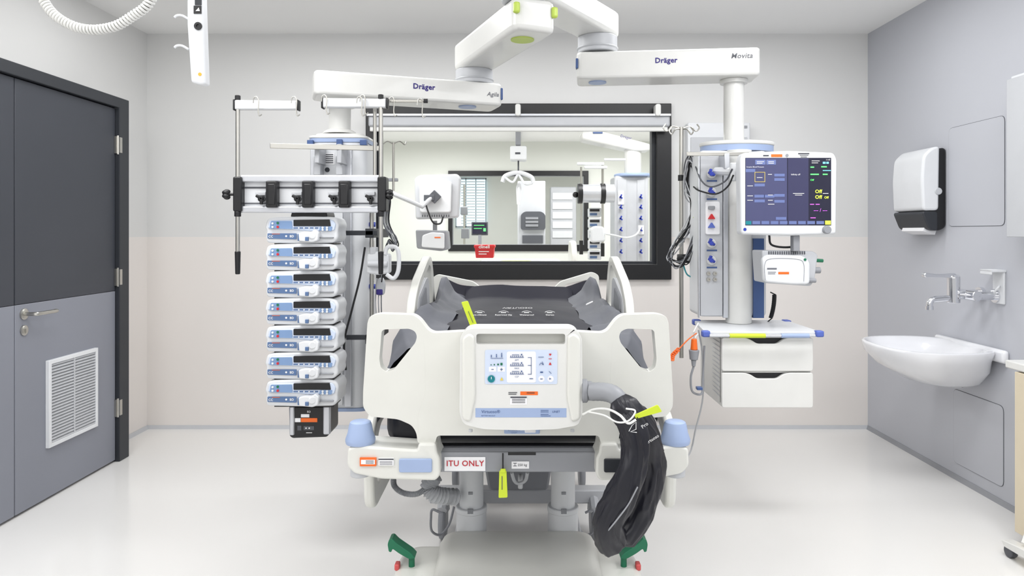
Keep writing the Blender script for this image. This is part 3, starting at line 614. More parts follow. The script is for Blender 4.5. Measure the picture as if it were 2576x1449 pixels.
def slab(outline,zs,m,name,cyy):
    b=MB(); cxx=-.01; rings=[]
    for z,k in zs: rings.append([b.bm.verts.new((cxx+(x-cxx)*k,cyy+(y-cyy)*k,z)) for x,y in outline])
    n_=len(outline)
    for i in range(len(rings)-1):
        for j in range(n_): b.bm.faces.new((rings[i][j],rings[i][(j+1)%n_],rings[i+1][(j+1)%n_],rings[i+1][j]))
    b.bm.faces.new(rings[0][::-1]); b.bm.faces.new(rings[-1]); return build(name,b,m,BED,sm=60)
base=[(-.385,2.45),(-.415,2.40),(-.42,2.28),(-.375,1.95),(.355,1.95),(.40,2.28),(.395,2.40),(.365,2.45)]
slab(rnd(base,.05,5),[(.12,1.0),(.20,1.0),(.222,.992),(.234,.975),(.24,.95),(.242,.92)],'cream','base_cover',2.2)
hump=[(-.275,2.50),(-.265,1.94),(.245,1.94),(.255,2.50)]
slab(rnd(hump,.06,5),[(.13,1.05),(.236,1.05),(.250,1.02),(.266,.99),(.274,.95),(.276,.88)],'cream','raised_housing',2.2)
build('rear_base',MB().box((-.24,2.44,.12),(.22,2.66,.2)),'lgrey',t,bev=.02)
build('chassis',MB().box((-.25,2.6,.14),(-.19,3.7,.21)).box((.17,2.6,.14),(.23,3.7,.21)).box((-.40,3.05,.15),(.38,3.12,.21)).box((-.40,3.6,.15),(.38,3.68,.21)),'lgrey',t,bev=.006)
build('under_cover',MB().prism(rnd([(-.13,.30),(.11,.30),(.13,.42),(.15,.60),(-.17,.60),(-.15,.42)],.02),2.80,2.98,'y'),'mgrey',t,bev=.01)
for x in (-.34,.32):
    for y in (3.05,3.66,2.1):
        w=build('castor',MB().cyl((x-.016,y,.076),(x+.016,y,.076),.076,n=28),'mgrey',t,bev=.012)
        build('castor_hood',MB().tube(crv([(x,y+.07,.1),(x,y+.04,.15),(x,y,.165),(x,y-.05,.14)],4),.022,8),'lgrey',w)
for s in (-1,1):
    xx=-.385 if s<0 else .365
    pts=[(-.042,.276),(-.028,.292),(.020,.325),(.034,.340),(.045,.338),(.050,.322),(.046,.298),(.038,.296),(.034,.308),(.012,.292),(-.02,.274)]
    poly=[(xx+s*a,b) for a,b in pts]
    build('green_pedal',MB().prism(rnd(poly if s>0 else poly[::-1],.006),2.27,2.315,'y').cyl((xx-s*.026,2.29,.2),(xx-s*.026,2.29,.28),.010),'green',t,bev=.004)
    build('red_pedal',MB().box((xx+s*.012,2.27,.235),(xx+s*.028,2.30,.256)),'redpale',t,bev=.004)
D=3.95
hbm=MB().prism(rnd(PP([(1090,790),(1086,700),(1100,690),(1190,708),(1215,728),(1390,728),(1410,708),(1490,684),(1507,692),(1507,790)],D),.02),D,D+.04,'y',[rnd(PP([(1105,740),(1105,712),(1115,706),(1170,716),(1180,728),(1160,745)],D),.01),rnd(PP([(1488,740),(1488,710),(1478,704),(1425,714),(1415,728),(1435,745)],D),.01)])
build('headboard',hbm,'cream',t,bev=.012,seg=3)
for s in (-1,1):
    xo=-.470 if s<0 else .432
    o=[(2.84,.93),(2.86,1.05),(2.98,1.13),(3.30,1.225),(3.40,1.225),(3.47,1.15),(3.56,.93)]
    hl=[(2.92,.97),(2.93,1.04),(3.02,1.10),(3.32,1.185),(3.38,1.17),(3.46,.97)]
    sr=build('side_rail',MB().prism(rnd(o,.05,4),xo,xo+.035,'x',[rnd(hl,.03,4)]),'cream',t,bev=.012,seg=3)
    b=MB().prism(rnd([(3.0,.95),(3.02,1.06),(3.28,1.13),(3.36,1.12),(3.40,.95)],.03),xo+.008,xo+.027,'x'); build('rail_infill',b,'lgrey',sr,bev=.004)
    build('control_panel',MB().prism(rnd([(3.05,.99),(3.07,1.05),(3.22,1.09),(3.25,1.0)],.02),xo+.0,xo+.034,'x'),'mgrey',sr)
    for yy in (3.1,3.3): build('rail_arm',MB().box((xo+.0,yy,.62),(xo+.03,yy+.06,.95)),'lgrey',t,bev=.006)
    xo2=-.515 if s<0 else .475
    o=[(2.28,.42),(2.26,.66),(2.34,.74),(2.75,.74),(2.86,.64),(2.86,.50),(2.75,.43)]
    build('side_rail',MB().prism(rnd(o,.06,4),xo2,xo2+.035,'x',[rnd([(2.34,.50),(2.34,.64),(2.40,.68),(2.7,.68),(2.78,.6),(2.76,.50)],.03,4)]),'cream',t,bev=.012,seg=3)
def corr(pts,r,m,label,n=26,name='hose',parent=None,amp=.18):
    P=crv(pts,n); return build(name,MB().tube(P,lambda i,L:r*(1+(amp if i%2 else -amp*.5)),12),m,parent,sm=80,label=label,cat='hose' if label else None)
corr([W(1095,1195,2.45),W(1078,1225,2.45),W(1098,1245,2.45),W(1150,1250,2.5)],.026,'lgrey','large corrugated grey hose curving behind the left lift column',12)
corr([W(990,1195,2.42),W(992,1222,2.42),W(1015,1240,2.42),W(1050,1242,2.42),W(1078,1222,2.45)],.009,'mgrey','thin coiled grey hose hanging under the left bed corner',20)
t2=thing('frame_castor',W(1308,1230,2.6),'small white bracket with a translucent wheel under the middle of the bed frame','wheel bracket')
build('wheel',MB().cyl(W(1303,1211,2.5),W(1315,1211,2.5),.026,n=24),'cool',t2,bev=.005)
build('bracket',MB().tube(crv([W(1287,1188,2.4),W(1294,1210,2.44),W(1306,1216,2.45),W(1322,1208,2.44),W(1327,1188,2.4)],6),.006,8),'lgrey',t2)
for i,(x,sg) in enumerate(((1108,-1),(1472,1))):
    cable([W(x,1290,2.75),W(x-sg*-20,1282,2.75),W(x+sg*24,1300,2.75),W(x+sg*22,1335,2.75),W(x,1345,2.78),W(x-sg*22,1318,2.8),W(x-sg*34,1275,2.8)],.005,'mgrey',['grey cable loop behind the left lift column near the castor','grey cable loop behind the right lift column near the castor'][i])
# mattress
t=thing('mattress',(-.01,3.0,.66),'dark grey air mattress with light grey raised edges on the white bed','mattress')
def ridge(x,y,s=0): return 1-2*abs(noise.noise(V((x,y,s))))
def soft(x,y,s=0): return noise.noise(V((x,y,s)))
build('underside',MB().box((-.43,2.19,.665),(.41,3.88,.84)),'fabb',t,bev=.05,seg=4)
build('foot_bolster',MB().prism(rnd([(-.44,.78),(-.425,.86),(-.33,.975),(.31,.975),(.405,.86),(.42,.78)],.03),2.185,2.30,'y'),'fabg',t,bev=.02,seg=3)
def ftop(u,v):
    D_=2.22+u*1.63; x=-.30+v*.58
    return (x,D_,.974+.012*(1-abs(2*v-1)**3)+.010*soft(u*6+v,v*2.2)+.0025*ridge(u*5+v*2,v*3,4)+(.06*max(0,(u-.93)/.07)))
build('top_cover',MB().grid(130,50,ftop),'fab',t,sm=80)
def side(s):
    def f(u,v):
        D_=2.19+u*1.68; cr=.985+.03*u+.085*math.exp(-((u-.86)/.10)**2)+.035*math.exp(-((u-.42)/.25)**2)*.8
        inn=.06*max(0,1-u/.15)
        P=[(-.452,.74),(-.452,.86),(-.445+inn,.95-inn*.3),(-.415+inn,cr-inn*.2),(-.385+inn,cr+.004-inn*.2),(-.345+inn*.5,.985+(cr-.985)*.4),(-.275,.980)]
        k=v*(len(P)-1); i=min(int(k),len(P)-2); t_=k-i; x=P[i][0]*(1-t_)+P[i+1][0]*t_; z=P[i][1]*(1-t_)+P[i+1][1]*t_
        z+=(.030*soft(u*9+s*3,v*1.6,s)+.007*(ridge(u*9+v*2,v*1.5,s+3)-.5))*(1 if v>.3 else .2); x+=.012*soft(u*10,v*2,7+s)
        if s>0: x=-x-.022
        return (x,D_,z)
    return f
for s in (-1,1): build('edge_bolster',MB().grid(160,36,side(s)),'fabg',t,sm=80)
def flap(u,v):
    x=-.40+u*.78; e=abs(2*u-1); h=.05+.055*(e**3)+.025*noise.noise(V((u*7,1,1)))
    return (x,3.80+.05*v+.012*soft(u*8,v,2),.975+h*v)
build('head_flap',MB().grid(80,10,flap),'fab',t,sm=80)
b=MB(); zz=.999
for st,px in (('ero-Climate',1207),('Restricted Slip',1267),('Waterproof',1325),('Dartex',1383)):
    b.text(st,(X(px,2.9),2.88,zz),.060,(.19,0,0),(0,1,0),bold=.01)
    pts=[(X(px+a,2.98),2.97+.05*(1-(a/12)**2),zz+.001) for a in range(-12,13,3)]; b.tube(pts,.0014,4)
    b.box((X(px-7,2.96),2.95,zz),(X(px+6,2.96),2.97,zz+.001))
b.text('VIRTUOSO',(X(1302,3.1),3.15,zz),.07,(.4,0,0),(0,-1,0))
build('white_print',b,'textw',t,norm=False)
build('white_mark',MB().tube([(X(1478,2.9),2.95,1.035),(X(1498,2.9),3.02,1.04)],.003,5),'textw',t)
def tag(pxs,D,label):
    t=thing('yellow_tag',W(pxs[2][0],pxs[2][1],D),label,'tag')
    build('strap',MB().prism(rnd(PP(pxs,D),.004),D,D+.004,'y'),'lime',t,bev=.001)
    return t
t=tag([(1160,760),(1177,757),(1201,820),(1184,824)],2.15,'yellow strap standing up behind the control unit on the footboard')
build('print',MB().tube([W(1178,783,2.148),W(1190,812,2.148)],.001,4),'dgrey',t)
t=tag([(1256,1184),(1274,1184),(1277,1252),(1254,1253)],2.11,'yellow tag hanging below the grey cross beam of the bed')
build('buckle',MB().fb(1259,1180,1272,1190,2.107,.006),'lime',t,bev=.002); build('cord',MB().cyl(W(1265,1140,2.118),W(1265,1184,2.112),.0025,n=6),'black',t)
build('print',MB().fb(1262,1198,1264,1232,2.109,.001),'dgrey',t)
t=tag([(1600,1054),(1596,1044),(1655,1018),(1666,1036)],1.86,'yellow tag tied to the black fabric hose cover')
build('cord',MB().cyl(W(1604,1050,1.86),W(1584,1062,1.89),.0025,n=6),'black',t)
# control unit on footboard
D=2.0
t=thing('mattress_pump',W(1310,1085,D),'white control unit with lit keypad hooked over the middle of the footboard','mattress pump')
build('casing',MB().prism(rnd(PP([(1166,1068),(1156,1040),(1158,846),(1172,830),(1190,826),(1438,826),(1452,832),(1464,850),(1466,1040),(1456,1070),(1400,1080),(1310,1083),(1215,1080)],D),.014,4),D,D+.098,'y',[rnd(PP([(1198,866),(1198,840),(1422,840),(1422,866)],D),.008)]),'white',t,bev=.010,seg=3)
build('handle_recess',MB().fb(1196,838,1424,868,D+.04,.01),'cream',t)
build('side_grip',MB().prism(rnd(PP([(1163,1055),(1163,850),(1180,838),(1194,846),(1196,1000),(1184,1062)],D-.006),.01),D-.008,D+.02,'y').prism(rnd(PP([(1460,1055),(1460,850),(1443,838),(1428,846),(1426,1000),(1438,1062)],D-.006),.01),D-.008,D+.02,'y'),'cream',t,bev=.006,seg=3,split=True)
kp=build('keypad',MB().prism(rrect(X(1220,D),Z(966,D),X(1402,D),Z(880,D),.006),D-.002,D+.01,'y'),'pblue',t)
build('white_key_area',MB().prism(rrect(X(1275,D),Z(962,D),X(1348,D),Z(884,D),.006),D-.003,D,'y').fb(1230,923,1248,935,D-.003,.002).fb(1252,923,1270,935,D-.003,.002).lathe([(.009,0),(.009,.001)],W(1385,953,D-.002),16,(0,-1,0)).lathe([(.009,0),(.009,.001)],W(1362,953,D-.002),16,(0,-1,0)),'paper',kp,split=True)
E=D-.0045; b=MB()
for i,y in enumerate((899,920,941)):
    b.fb(1283,y,1318,y+1,E,.001)
    for k in range(7): b.fb(1284+k*5,y-4,1286+k*5,y-1,E,.001)
    b.fb(1288,y-7,1306,y-6,E,.001).lathe([(.0022,0),(.0022,.001)],W(1312,y-7,E),8,(0,-1,0))
for st,y in (('APT',906),('MAX',927),('CLP',948)): b.ft(st,1300,y,E,.0065)
b.fb(1336,899,1337,942,E,.001).fb(1328,899,1337,900,E,.001).fb(1328,919,1337,920,E,.001).fb(1328,941,1337,942,E,.001)
b.fb(1236,928.8,1242,930,E,.001).fb(1258,928.8,1265,930,E,.001).fb(1260.8,926,1262,933,E,.001)
for x,h in ((1236,4),(1249,6),(1262,9)): b.fb(x-1,898-h+2,x+1,899,E,.001).lathe([(.0016,0),(.0016,.001)],W(x,898-h,E),8,(0,-1,0))
b.fb(1234,901,1266,901.8,E,.001).fb(1354,898,1368,899,E,.001).tube(crv([W(1357,919,E),W(1361,913,E),W(1367,918,E),W(1364,910,E)],4),.0008,4).fb(1359,935,1366,938,E,.001).tube([W(1381,934,E),W(1387,940,E)],.0008,4)
b.fb(1332,952,1341,953.5,E,.001).fb(1359,952.5,1365,954,E,.001).prism(PP([(1382,955),(1382,951),(1387,953)],E),E,E+.001,'y')
build('keypad_print',b,'dblue',kp)
build('green_icon',MB().fb(1234,917,1237,919,E,.001).fb(1242,916,1245,919,E,.001).fb(1251,915,1255,919,E,.001).fb(1259,913,1264,919,E,.001),'green',kp)
b=MB().prism(PP([(1381,891),(1383,889.5),(1384,891),(1385,889.5),(1387.5,891),(1384,895.5)],E),E,E+.001,'y').prism(PP([(1380.5,918),(1384,911),(1387.5,918)],E),E,E+.001,'y').fb(1380,902,1388,903.2,E,.001); build('alarm_icon',b,'red',kp)
build('power_key',MB().lathe([(.0105,0),(.0105,.002),(.0075,.002),(.007,.0005)],W(1236,953,D-.003),24,(0,-1,0)),'teal',kp)
build('power_symbol',MB().fb(1235.2,948,1236.8,954,D-.0055,.001),'textw',kp)
build('yellow_icon',MB().prism(PP([(1258,957),(1262,949),(1266,957)],E),E,E+.001,'y'),'amberk',kp)
build('orange_label',MB().fb(1309,985,1353,994,D-.001,.002),'orange',t)
b=MB().fb(1284,998,1325,1001,D-.0025,.001)
for k in range(3): b.fb(1288,1004+k*4.2,1321,1005+k*4.2,D-.0025,.001)
b.fb(1279,987,1301,988.4,D-.0015,.001).fb(1279,991,1299,992.4,D-.0015,.001).fb(1325,988,1345,989.5,D-.0025,.001); build('label_print',b,'text',t)
build('paper_label',MB().fb(1283,997,1326,1018,D-.001,.002),'paper',t)
build('name_strip',MB().fb(1196,1027,1425,1050,D-.001,.002),'blue',t)
build('dark_lettering',MB().ft('Virtuoso®',1211,1036,D-.002,.0125,'LEFT').ft('BATTERY BACKUP',1211,1046,D-.002,.0048,'LEFT').ft('LINET',1399,1036,D-.002,.0085).fb(1360,1032,1380,1033,D-.002,.001).fb(1360,1036,1380,1037,D-.002,.001).fb(1360,1042,1380,1043,D-.002,.001).fb(1360,1046,1385,1047,D-.002,.001),'dblue',t)
build('lower_name_strip',MB().fb(1268,1076,1358,1092,2.08,.018),'blue',t,bev=.003)
build('slider_switch',MB().fb(1320,1079,1348,1089,2.078,.004),'paper',t,bev=.003)
build('strip_lettering',MB().ft('Virtuoso®',1293,1082,2.0785,.009).ft('CLP/APT',1293,1089,2.0785,.005),'dblue',t)
build('foot',MB().cyl(W(1184,1080,2.04),W(1184,1086,2.04),.006,n=10).cyl(W(1440,1080,2.04),W(1440,1086,2.04),.006,n=10),'lgrey',t,split=True)
build('hose_collar',MB().cyl(W(1462,983,2.02),W(1478,983,2.02),.034,n=28).cyl(W(1474,983,2.02),W(1490,983,2.02),.028,n=28),'mgrey',t,bev=.004)
corr([W(1488,985,2.0),W(1520,986,1.98),W(1545,994,1.96),W(1562,1015,1.95),W(1568,1040,1.95)],.026,'mgrey','smooth grey elbow hose leaving the right side of the control unit',6,amp=.02)
# fabric hose cover : nylon sleeve with long soft folds
def fold(seed,grow):
    def r(R):
        def f(i,L):
            s=i/(L-1); e=min(1,s*5+.62,(1-s)*10+.45)*(1+grow*s)
            def g(a):
                ca,sa=math.cos(a),math.sin(a)
                n1=1-2*abs(noise.noise(V((ca*1.7+s*2.2,sa*1.7-s*2.0,seed+s*2.5))))
                n2=1-2*abs(noise.noise(V((ca*3.0+s*3,sa*3.0+s*5,seed*2+s*4))))
                n3=noise.noise(V((ca*.8,sa*.8,seed+s*5)))
                return R*e*(1+.17*(n1-.55)+.08*(n2-.55)+.20*n3)
            return g
        return f
    return r
t=thing('hose_cover',W(1580,1385,1.93),'black fabric hose cover hanging in a double fold from the control unit','hose cover')
build('outer_fold',MB().tube(crv([W(1556,1005,1.95),W(1582,1045,1.93),W(1618,1088,1.95),W(1632,1145,1.97),W(1632,1205,1.97),W(1612,1265,1.97),W(1586,1315,1.96),W(1548,1360,1.95)],16),fold(1.3,.1)(.041),80),'fabb',t,sm=80)
build('inner_fold',MB().tube(crv([W(1570,1032,1.92),W(1592,1085,1.90),W(1596,1145,1.89),W(1580,1200,1.88),W(1554,1255,1.88),W(1528,1305,1.88),W(1532,1345,1.9),W(1550,1376,1.92)],16),fold(5.7,.15)(.037),80),'fabb',t,sm=80)
build('zip',MB().tube(crv([W(1604,1225,1.838),W(1580,1270,1.836),W(1546,1315,1.834),W(1518,1348,1.85)],6),.002,6),'mgrey',t)
b=MB(); b.text('Pro',W(1622,1070,1.868),.014,(.8,0,.6),(-.6,0,.8)); b.text('Virtuoso',W(1640,1106,1.868),.013,(.78,0,.5),(-.5,0,.8)); b.tube([W(1582,1085,1.85),W(1590,1070,1.85),W(1600,1062,1.85),W(1600,1080,1.85),W(1586,1086,1.85),W(1602,1088,1.85)],.001,4)
build('white_lettering',b,'textw',t,norm=False)
cable([W(1466,1043,1.98),W(1495,1030,1.96),W(1530,1030,1.93),W(1560,1045,1.87),W(1580,1065,1.845),W(1600,1056,1.845)],.0035,'white','white cable crossing from the control unit to the black hose cover')
cable([W(1480,1036,1.97),W(1520,1045,1.92),W(1552,1062,1.86),W(1582,1058,1.845),W(1598,1034,1.855),W(1575,1028,1.87)],.0025,'white','thin white cable looped around the yellow tag on the hose')
# ================================================================= RIGHT POLE & CABLES
D=3.7; t=thing('drip_pole',W(1714,902,D),'steel drip pole with ram horn hooks between the window and the right pendant','drip stand')
build('pole',MB().cyl(W(1714,320,D),W(1714,900,D),.0115,n=14),'steel',t)
for s in (-1,1):
    for k,(l,zf) in enumerate(((45,0),(30,8))):
        build('hook',MB().tube(crv([W(1714,324,D),W(1714+s*l*.5,318+zf,D-.02*k),W(1714+s*l*.8,330+zf,D-.03*k),W(1714+s*l,322+zf,D-.03*k),W(1714+s*(l-6),312+zf,D-.03*k)],5),.004,7),'steel',t)
build('clamp',MB().cyl(W(1714,440,D),W(1714,455,D),.018,n=14).cyl(W(1714,598,D),W(1714,610,D),.017,n=14),'black',t,bev=.003,split=True)
build('bottom_clamp',MB().fb(1708,640,1740,662,D-.03,.05).sph(W(1712,651,D-.04),.02),'rubber',t,bev=.004)
build('support_bar',MB().cyl(W(1714,651,D-.01),W(1768,651,3.5),.01,n=10),'alu',t)
for i in range(11):
    r=random.Random(i+3); a=lambda k:r.uniform(-k,k)
    cable([W(1752+a(8),385+i*8,3.5),W(1735+a(8),400+a(20),3.55),W(1727+a(8),470+a(30),3.6),W(1748+a(12),530+a(20),3.55),W(1725+a(8),580+a(20),3.6),W(1695+a(12),625+a(15),3.6),W(1685+a(8),655+a(12),3.6),W(1720+a(10),662+a(10),3.6),W(1750+a(4),600+a(30),3.5)],.003,['rubber','dgrey','mgrey','rubber','lgrey'][i%5],'monitoring lead hanging in the tangle left of the right pendant','leads tangled left of the right pendant')
cable([W(1745,470,3.45),W(1760,480,3.3),W(1800,488,3.25),W(1830,470,3.22),W(1845,440,3.2)],.004,'rubber','black cable sagging across the blue gas connectors to the monitor arm')
cable([W(1750,420,3.45),W(1765,455,3.3),W(1790,470,3.26),W(1825,455,3.24),W(1842,425,3.2)],.004,'dgrey','dark grey cable sagging above the black one to the monitor arm')
cable([W(1715,650,3.66),W(1728,690,3.6),W(1755,705,3.5),W(1765,760,3.45)],.004,'teal','green-blue cable curving down past the steel drip pole')
t=thing('lime_clip',W(1750,540,3.5),'small lime green clip in the cable tangle beside the right pendant','clip')
build('clip_body',MB().prism(rnd(PP([(1744,548),(1752,520),(1757,522),(1750,551)],3.5),.004),3.5,3.51,'y'),'lime',t)
P=crv([W(1752,838,3.2),W(1730,855,3.18),W(1708,878,3.14),W(1693,893,3.12),W(1690,906,3.1)],30)
pts=[p+V((.009*math.cos(i*.75),.009*math.sin(i*.75),.004*math.sin(i*.75))) if 60<i else p for i,p in enumerate(P)]
build('coiled_cord',MB().tube(pts,.0032,6),'orange',label='orange coiled cord hanging left of the drawer unit',cat='cable')
t=thing('hanging_plug',W(1746,920,3.1),'grey and orange plug hanging at the left corner of the drawer unit','plug')
build('orange_sleeve',MB().cyl(W(1746,852,3.1),W(1746,880,3.1),.012,.016,n=14),'orange',t,bev=.003)
build('plug_body',MB().cyl(W(1746,880,3.1),W(1745,905,3.1),.024,.018,n=14).cyl(W(1745,905,3.1),W(1745,922,3.1),.012,.008,n=12),'mgrey',t,bev=.003)
build('hanger',MB().tube([W(1757,812,3.12),W(1745,835,3.1),W(1746,852,3.1),W(1756,840,3.12)],.003,6),'white',t)
cable([W(1745,922,3.1),W(1738,950,3.1),W(1742,985,3.1),W(1765,990,3.12),W(1768,950,3.14),W(1772,870,3.14)],.005,'mgrey','grey cable looped below the hanging plug beside the drawers')
cable([W(1757,830,3.3),W(1768,900,3.3),W(1768,1000,3.3),W(1750,1080,3.3),W(1735,1140,3.3),W(1690,1190,2.7)],.004,'lgrey','pale grey cable running down from the drawer shelf to the bed corner')
build('cable_clip',MB().fb(1754,975,1768,982,3.08,.03),'dblue',label='small blue clip on the cable beside the lower drawer',cat='clip',bev=.002)
t=thing('wall_supply_panel',W(1808,590,4.68),'pale grey supply panel on the back wall behind the right pendant','supply panel')
build('panel',MB().fb(1730,308,1888,600,4.68,.078),'cool',t,bev=.01)
build('inner_panel',MB().fb(1738,345,1880,590,4.672,.01),'lgrey',t,bev=.003)
build('slot',MB().fb(1830,316,1880,322,4.675,.008),'mgrey',t)
# ================================================================= HANDSET + COIL (upper left, near)
D=1.6
P=crv([W(100,-40,D),W(112,5,D),W(140,40,D),W(185,66,D),W(235,75,D),W(290,66,D),W(335,40,D),W(372,12,D),W(398,-40,D)],60)
cum=[0]
for i in range(1,len(P)): cum.append(cum[-1]+(P[i]-P[i-1]).length)
Ltot=cum[-1]; N=int(Ltot/.0075*12); pts=[];j=0
for i in range(N+1):
    s=Ltot*i/N
    while j<len(cum)-2 and cum[j+1]<s: j+=1
    f=(s-cum[j])/max(1e-9,cum[j+1]-cum[j]); p=P[j].lerp(P[j+1],f); tg=(P[j+1]-P[j]).normalized(); nn=V((0,1,0)); ww=tg.cross(nn)
    a=2*math.pi*i/12; pts.append(p+nn*math.cos(a)*.0085+ww*math.sin(a)*.0085)
pts=[V((pts[0].x,pts[0].y,H))]+pts+[V((pts[-1].x,pts[-1].y,H))]
build('spiral_cord',MB().tube(pts,.0034,6),'white',sm=80,label='white spiral cord looping down from the ceiling at the upper left',cat='cable')
D=1.6; t=thing('hand_control',W(498,212,D),'white hand control with black keypad hanging at the upper left','remote control')
build('casing',MB().prism(rnd(PP([(480,207),(470,60),(470,-30),(508,-30),(511,60),(516,210),(505,213)],D),.006),D,D+.028,'y'),'cool',t,bev=.006,seg=3)
build('black_button',MB().lathe([(.009,0),(.009,.003),(.004,.003),(.004,.001)],W(499,66,D),20,(0,-1,0)),'black',t)
build('square_button',MB().fb(487,14,506,34,D-.002,.004),'black',t)
build('display',MB().fb(490,-10,506,12,D-.002,.004),'charcoal',t)
build('white_mark',MB().prism(PP([(492,28),(500,19),(503,28)],D-.003),D-.0035,D-.003,'y'),'textw',t)
build('yellow_mark',MB().lathe([(.004,0),(.004,.001)],W(503,187,D),12,(0,-1,0)),mat('amber',(240,180,60),.5),t)
for y in (42,118): build('side_hook',MB().tube(crv([W(474,y+6,D+.01),W(458,y-3,D+.01),W(445,y-3,D+.01),W(439,y+2,D+.01)],5),.0028,7),'cool',t)
build('suspension_cable',MB().cyl(W(489,-28,D+.014),(X(489,D),D+.014,H),.006,n=10),'white',t)
# ================================================================= ROOM BEHIND THE WINDOW
D=6.45; t=thing('neighbour_monitor',W(1100,555,D),'back of a white patient monitor on an arm seen through the window','monitor')
build('casing',MB().prism(rnd(PP([(1045,552),(1042,448),(1056,440),(1150,437),(1159,446),(1154,548)],D),.03),D,D+.09,'y'),'lgrey',t,bev=.02,seg=3)
build('back_cover',MB().prism(rnd(PP([(1056,535),(1054,458),(1136,455),(1134,535)],D-.03),.03),D-.03,D,'y'),'cool',t,bev=.01)
build('mount_plate',MB().obox(W(1093,495,D-.05),(.09,.03,.09),0,0,.78).fb(1066,490,1092,505,D-.07,.05),'dgrey',t,bev=.004)
build('support_arm',MB().tube([W(985,486,6.3),W(1030,505,6.3),W(1062,520,6.35),W(1085,498,6.4)],.022,10),'lgrey',t)
build('cable',MB().tube(crv([W(1070,510,6.37),W(1078,535,6.35),W(1090,560,6.36),W(1108,562,6.38),W(1115,545,6.4)],6),.008,7),'rubber',t)
b=MB()
for k in range(12): b.fb(1062+k*6,540,1064+k*6,546,D-.002,.003)
build('vent_slot',b,'dgrey',t)
t=thing('neighbour_module',W(1085,630,D),'white module box under the monitor seen through the window','medical device')
build('housing',MB().prism(rnd(PP([(1048,625),(1045,578),(1125,580),(1129,627),(1110,632)],D),.02),D,D+.2,'y'),'mgrey',t,bev=.01)
build('front_module',MB().prism(rnd(PP([(1060,622),(1062,592),(1085,584),(1118,586),(1118,626)],D-.02),.02),D-.02,D,'y'),'cool',t,bev=.008)
build('orange_label',MB().fb(1093,596,1108,599,D-.022,.002),'orange',t)
build('neck',MB().box((X(1087,D),D+.05,Z(580,D)),(X(1097,D),D+.09,Z(555,D))),'mgrey',t)
D=7.0; t=thing('ceiling_hoist',W(1303,515,D),'white ceiling hoist with spreader bar hanging in the room beyond the window','hoist')
build('track',MB().box((-.04,5.2,H-.08),(0.0,10.2,H)),'alu',t)
build('trolley',MB().box((X(1297,D),D-.04,Z(366,D)),(X(1310,D),D+.04,H-.08)),'mgrey',t,bev=.005)
build('motor_box',MB().prism(rnd(PP([(1283,402),(1283,367),(1325,367),(1325,402)],D-.1),.02),D-.1,D+.1,'y'),'cool',t,bev=.01)
build('box_label',MB().fb(1296,383,1309,388,D-.102,.003),'dgrey',t)
build('lift_strap',MB().box((X(1302,D),D-.01,Z(435,D)),(X(1306,D),D+.01,Z(402,D))),'dgrey',t)
build('spreader_bar',MB().tube(crv([W(1264,458,D),W(1272,442,D),W(1304,434,D),W(1336,445,D),W(1342,460,D)],6),.022,10).tube(crv([W(1270,446,D),W(1290,458,D-.1),W(1304,440,D),W(1320,462,D-.1),W(1338,462,D)],6),.012,8),'cool',t)
build('hand_control',MB().prism(rnd(PP([(1300,514),(1298,470),(1303,460),(1310,462),(1313,480),(1309,517)],D-.05),.01),D-.05,D-.02,'y',[rnd(PP([(1303,508),(1302,475),(1306,468),(1309,480),(1307,508)],D-.05),.004)]),'cool',t)
D=6.9; t=thing('neighbour_pendant',W(1590,660,D),'white pendant column with rows of blue outlets seen through the window','pendant')
build('lower_arm',MB().prism(rnd(PP([(1463,350),(1463,332),(1500,326),(1636,362),(1636,378),(1600,380)],D),.02),D,D+.25,'y'),'white',t,bev=.02)
build('purple_lettering',MB().text('Dräger',W(1575,345,D-.03),.04,(.97,0,-.22),(.22,0,.97)),'purple',t)
build('blue_end_cap',MB().fb(1492,330,1516,336,D-.01,.02),'dblue',t)
build('drop_tube',MB().cyl(W(1592,378,D+.1),W(1592,442,D+.1),.085,n=24),'white',t)
build('service_column',MB().box((X(1546,D),D,Z(780,D)),(X(1632,D),D+.35,Z(442,D))),'lgrey',t,bev=.02)
build('top_cap',MB().cyl(W(1592,446,D+.12),W(1592,438,D+.12),.19,n=28),'blue',t,bev=.01)
build('front_panel',MB().fb(1553,452,1576,660,D-.01,.02).fb(1603,452,1622,660,D-.01,.02),'lgrey',t,bev=.003,split=True)
for px in (1562,1612):
    for py in (497,523,551,579,607,635):
        b=MB().obox(W(px,py,D-.04),(.032,.03,.014),0,0,.5).obox(W(px,py,D-.04)+V((0,0,.015)),(.012,.03,.034),0,0,.4); build('gas_probe',b,'conn',t)
build('socket',MB().fb(1555,480,1570,515,D-.02,.02).fb(1606,567,1620,590,D-.02,.02),'paper',t,bev=.003,split=True)
t=thing('neighbour_rack',W(1500,645,6.5),'black and silver clamp rack with white bars seen through the window','rack')
D=6.5
build('clamp_rail',MB().cyl(W(1458,487,D),W(1545,487,D),.085,n=20),'alu',t)
build('end_plate',MB().cyl(W(1453,487,D),W(1465,487,D),.095,n=20).cyl(W(1510,487,D),W(1522,487,D),.095,n=20),'black',t,bev=.004,split=True)
build('star_knob',MB().sph(W(1448,490,D),.028),'black',t)
build('pole',MB().cyl(W(1516,408,D),W(1516,642,D),.012,n=10).cyl(W(1462,420,D),W(1462,640,D),.010,n=10),'steel',t,split=True)
build('top_bar',MB().fb(1452,408,1520,415,D-.02,.04).fb(1470,417,1528,424,D-.05,.04).fb(1520,398,1575,404,D+.05,.03),'cool',t,bev=.006,split=True)
build('pole_grip',MB().cyl(W(1462,605,D),W(1462,640,D),.018,n=10).cyl(W(1516,612,D),W(1516,645,D),.018,n=10),'black',t,split=True)
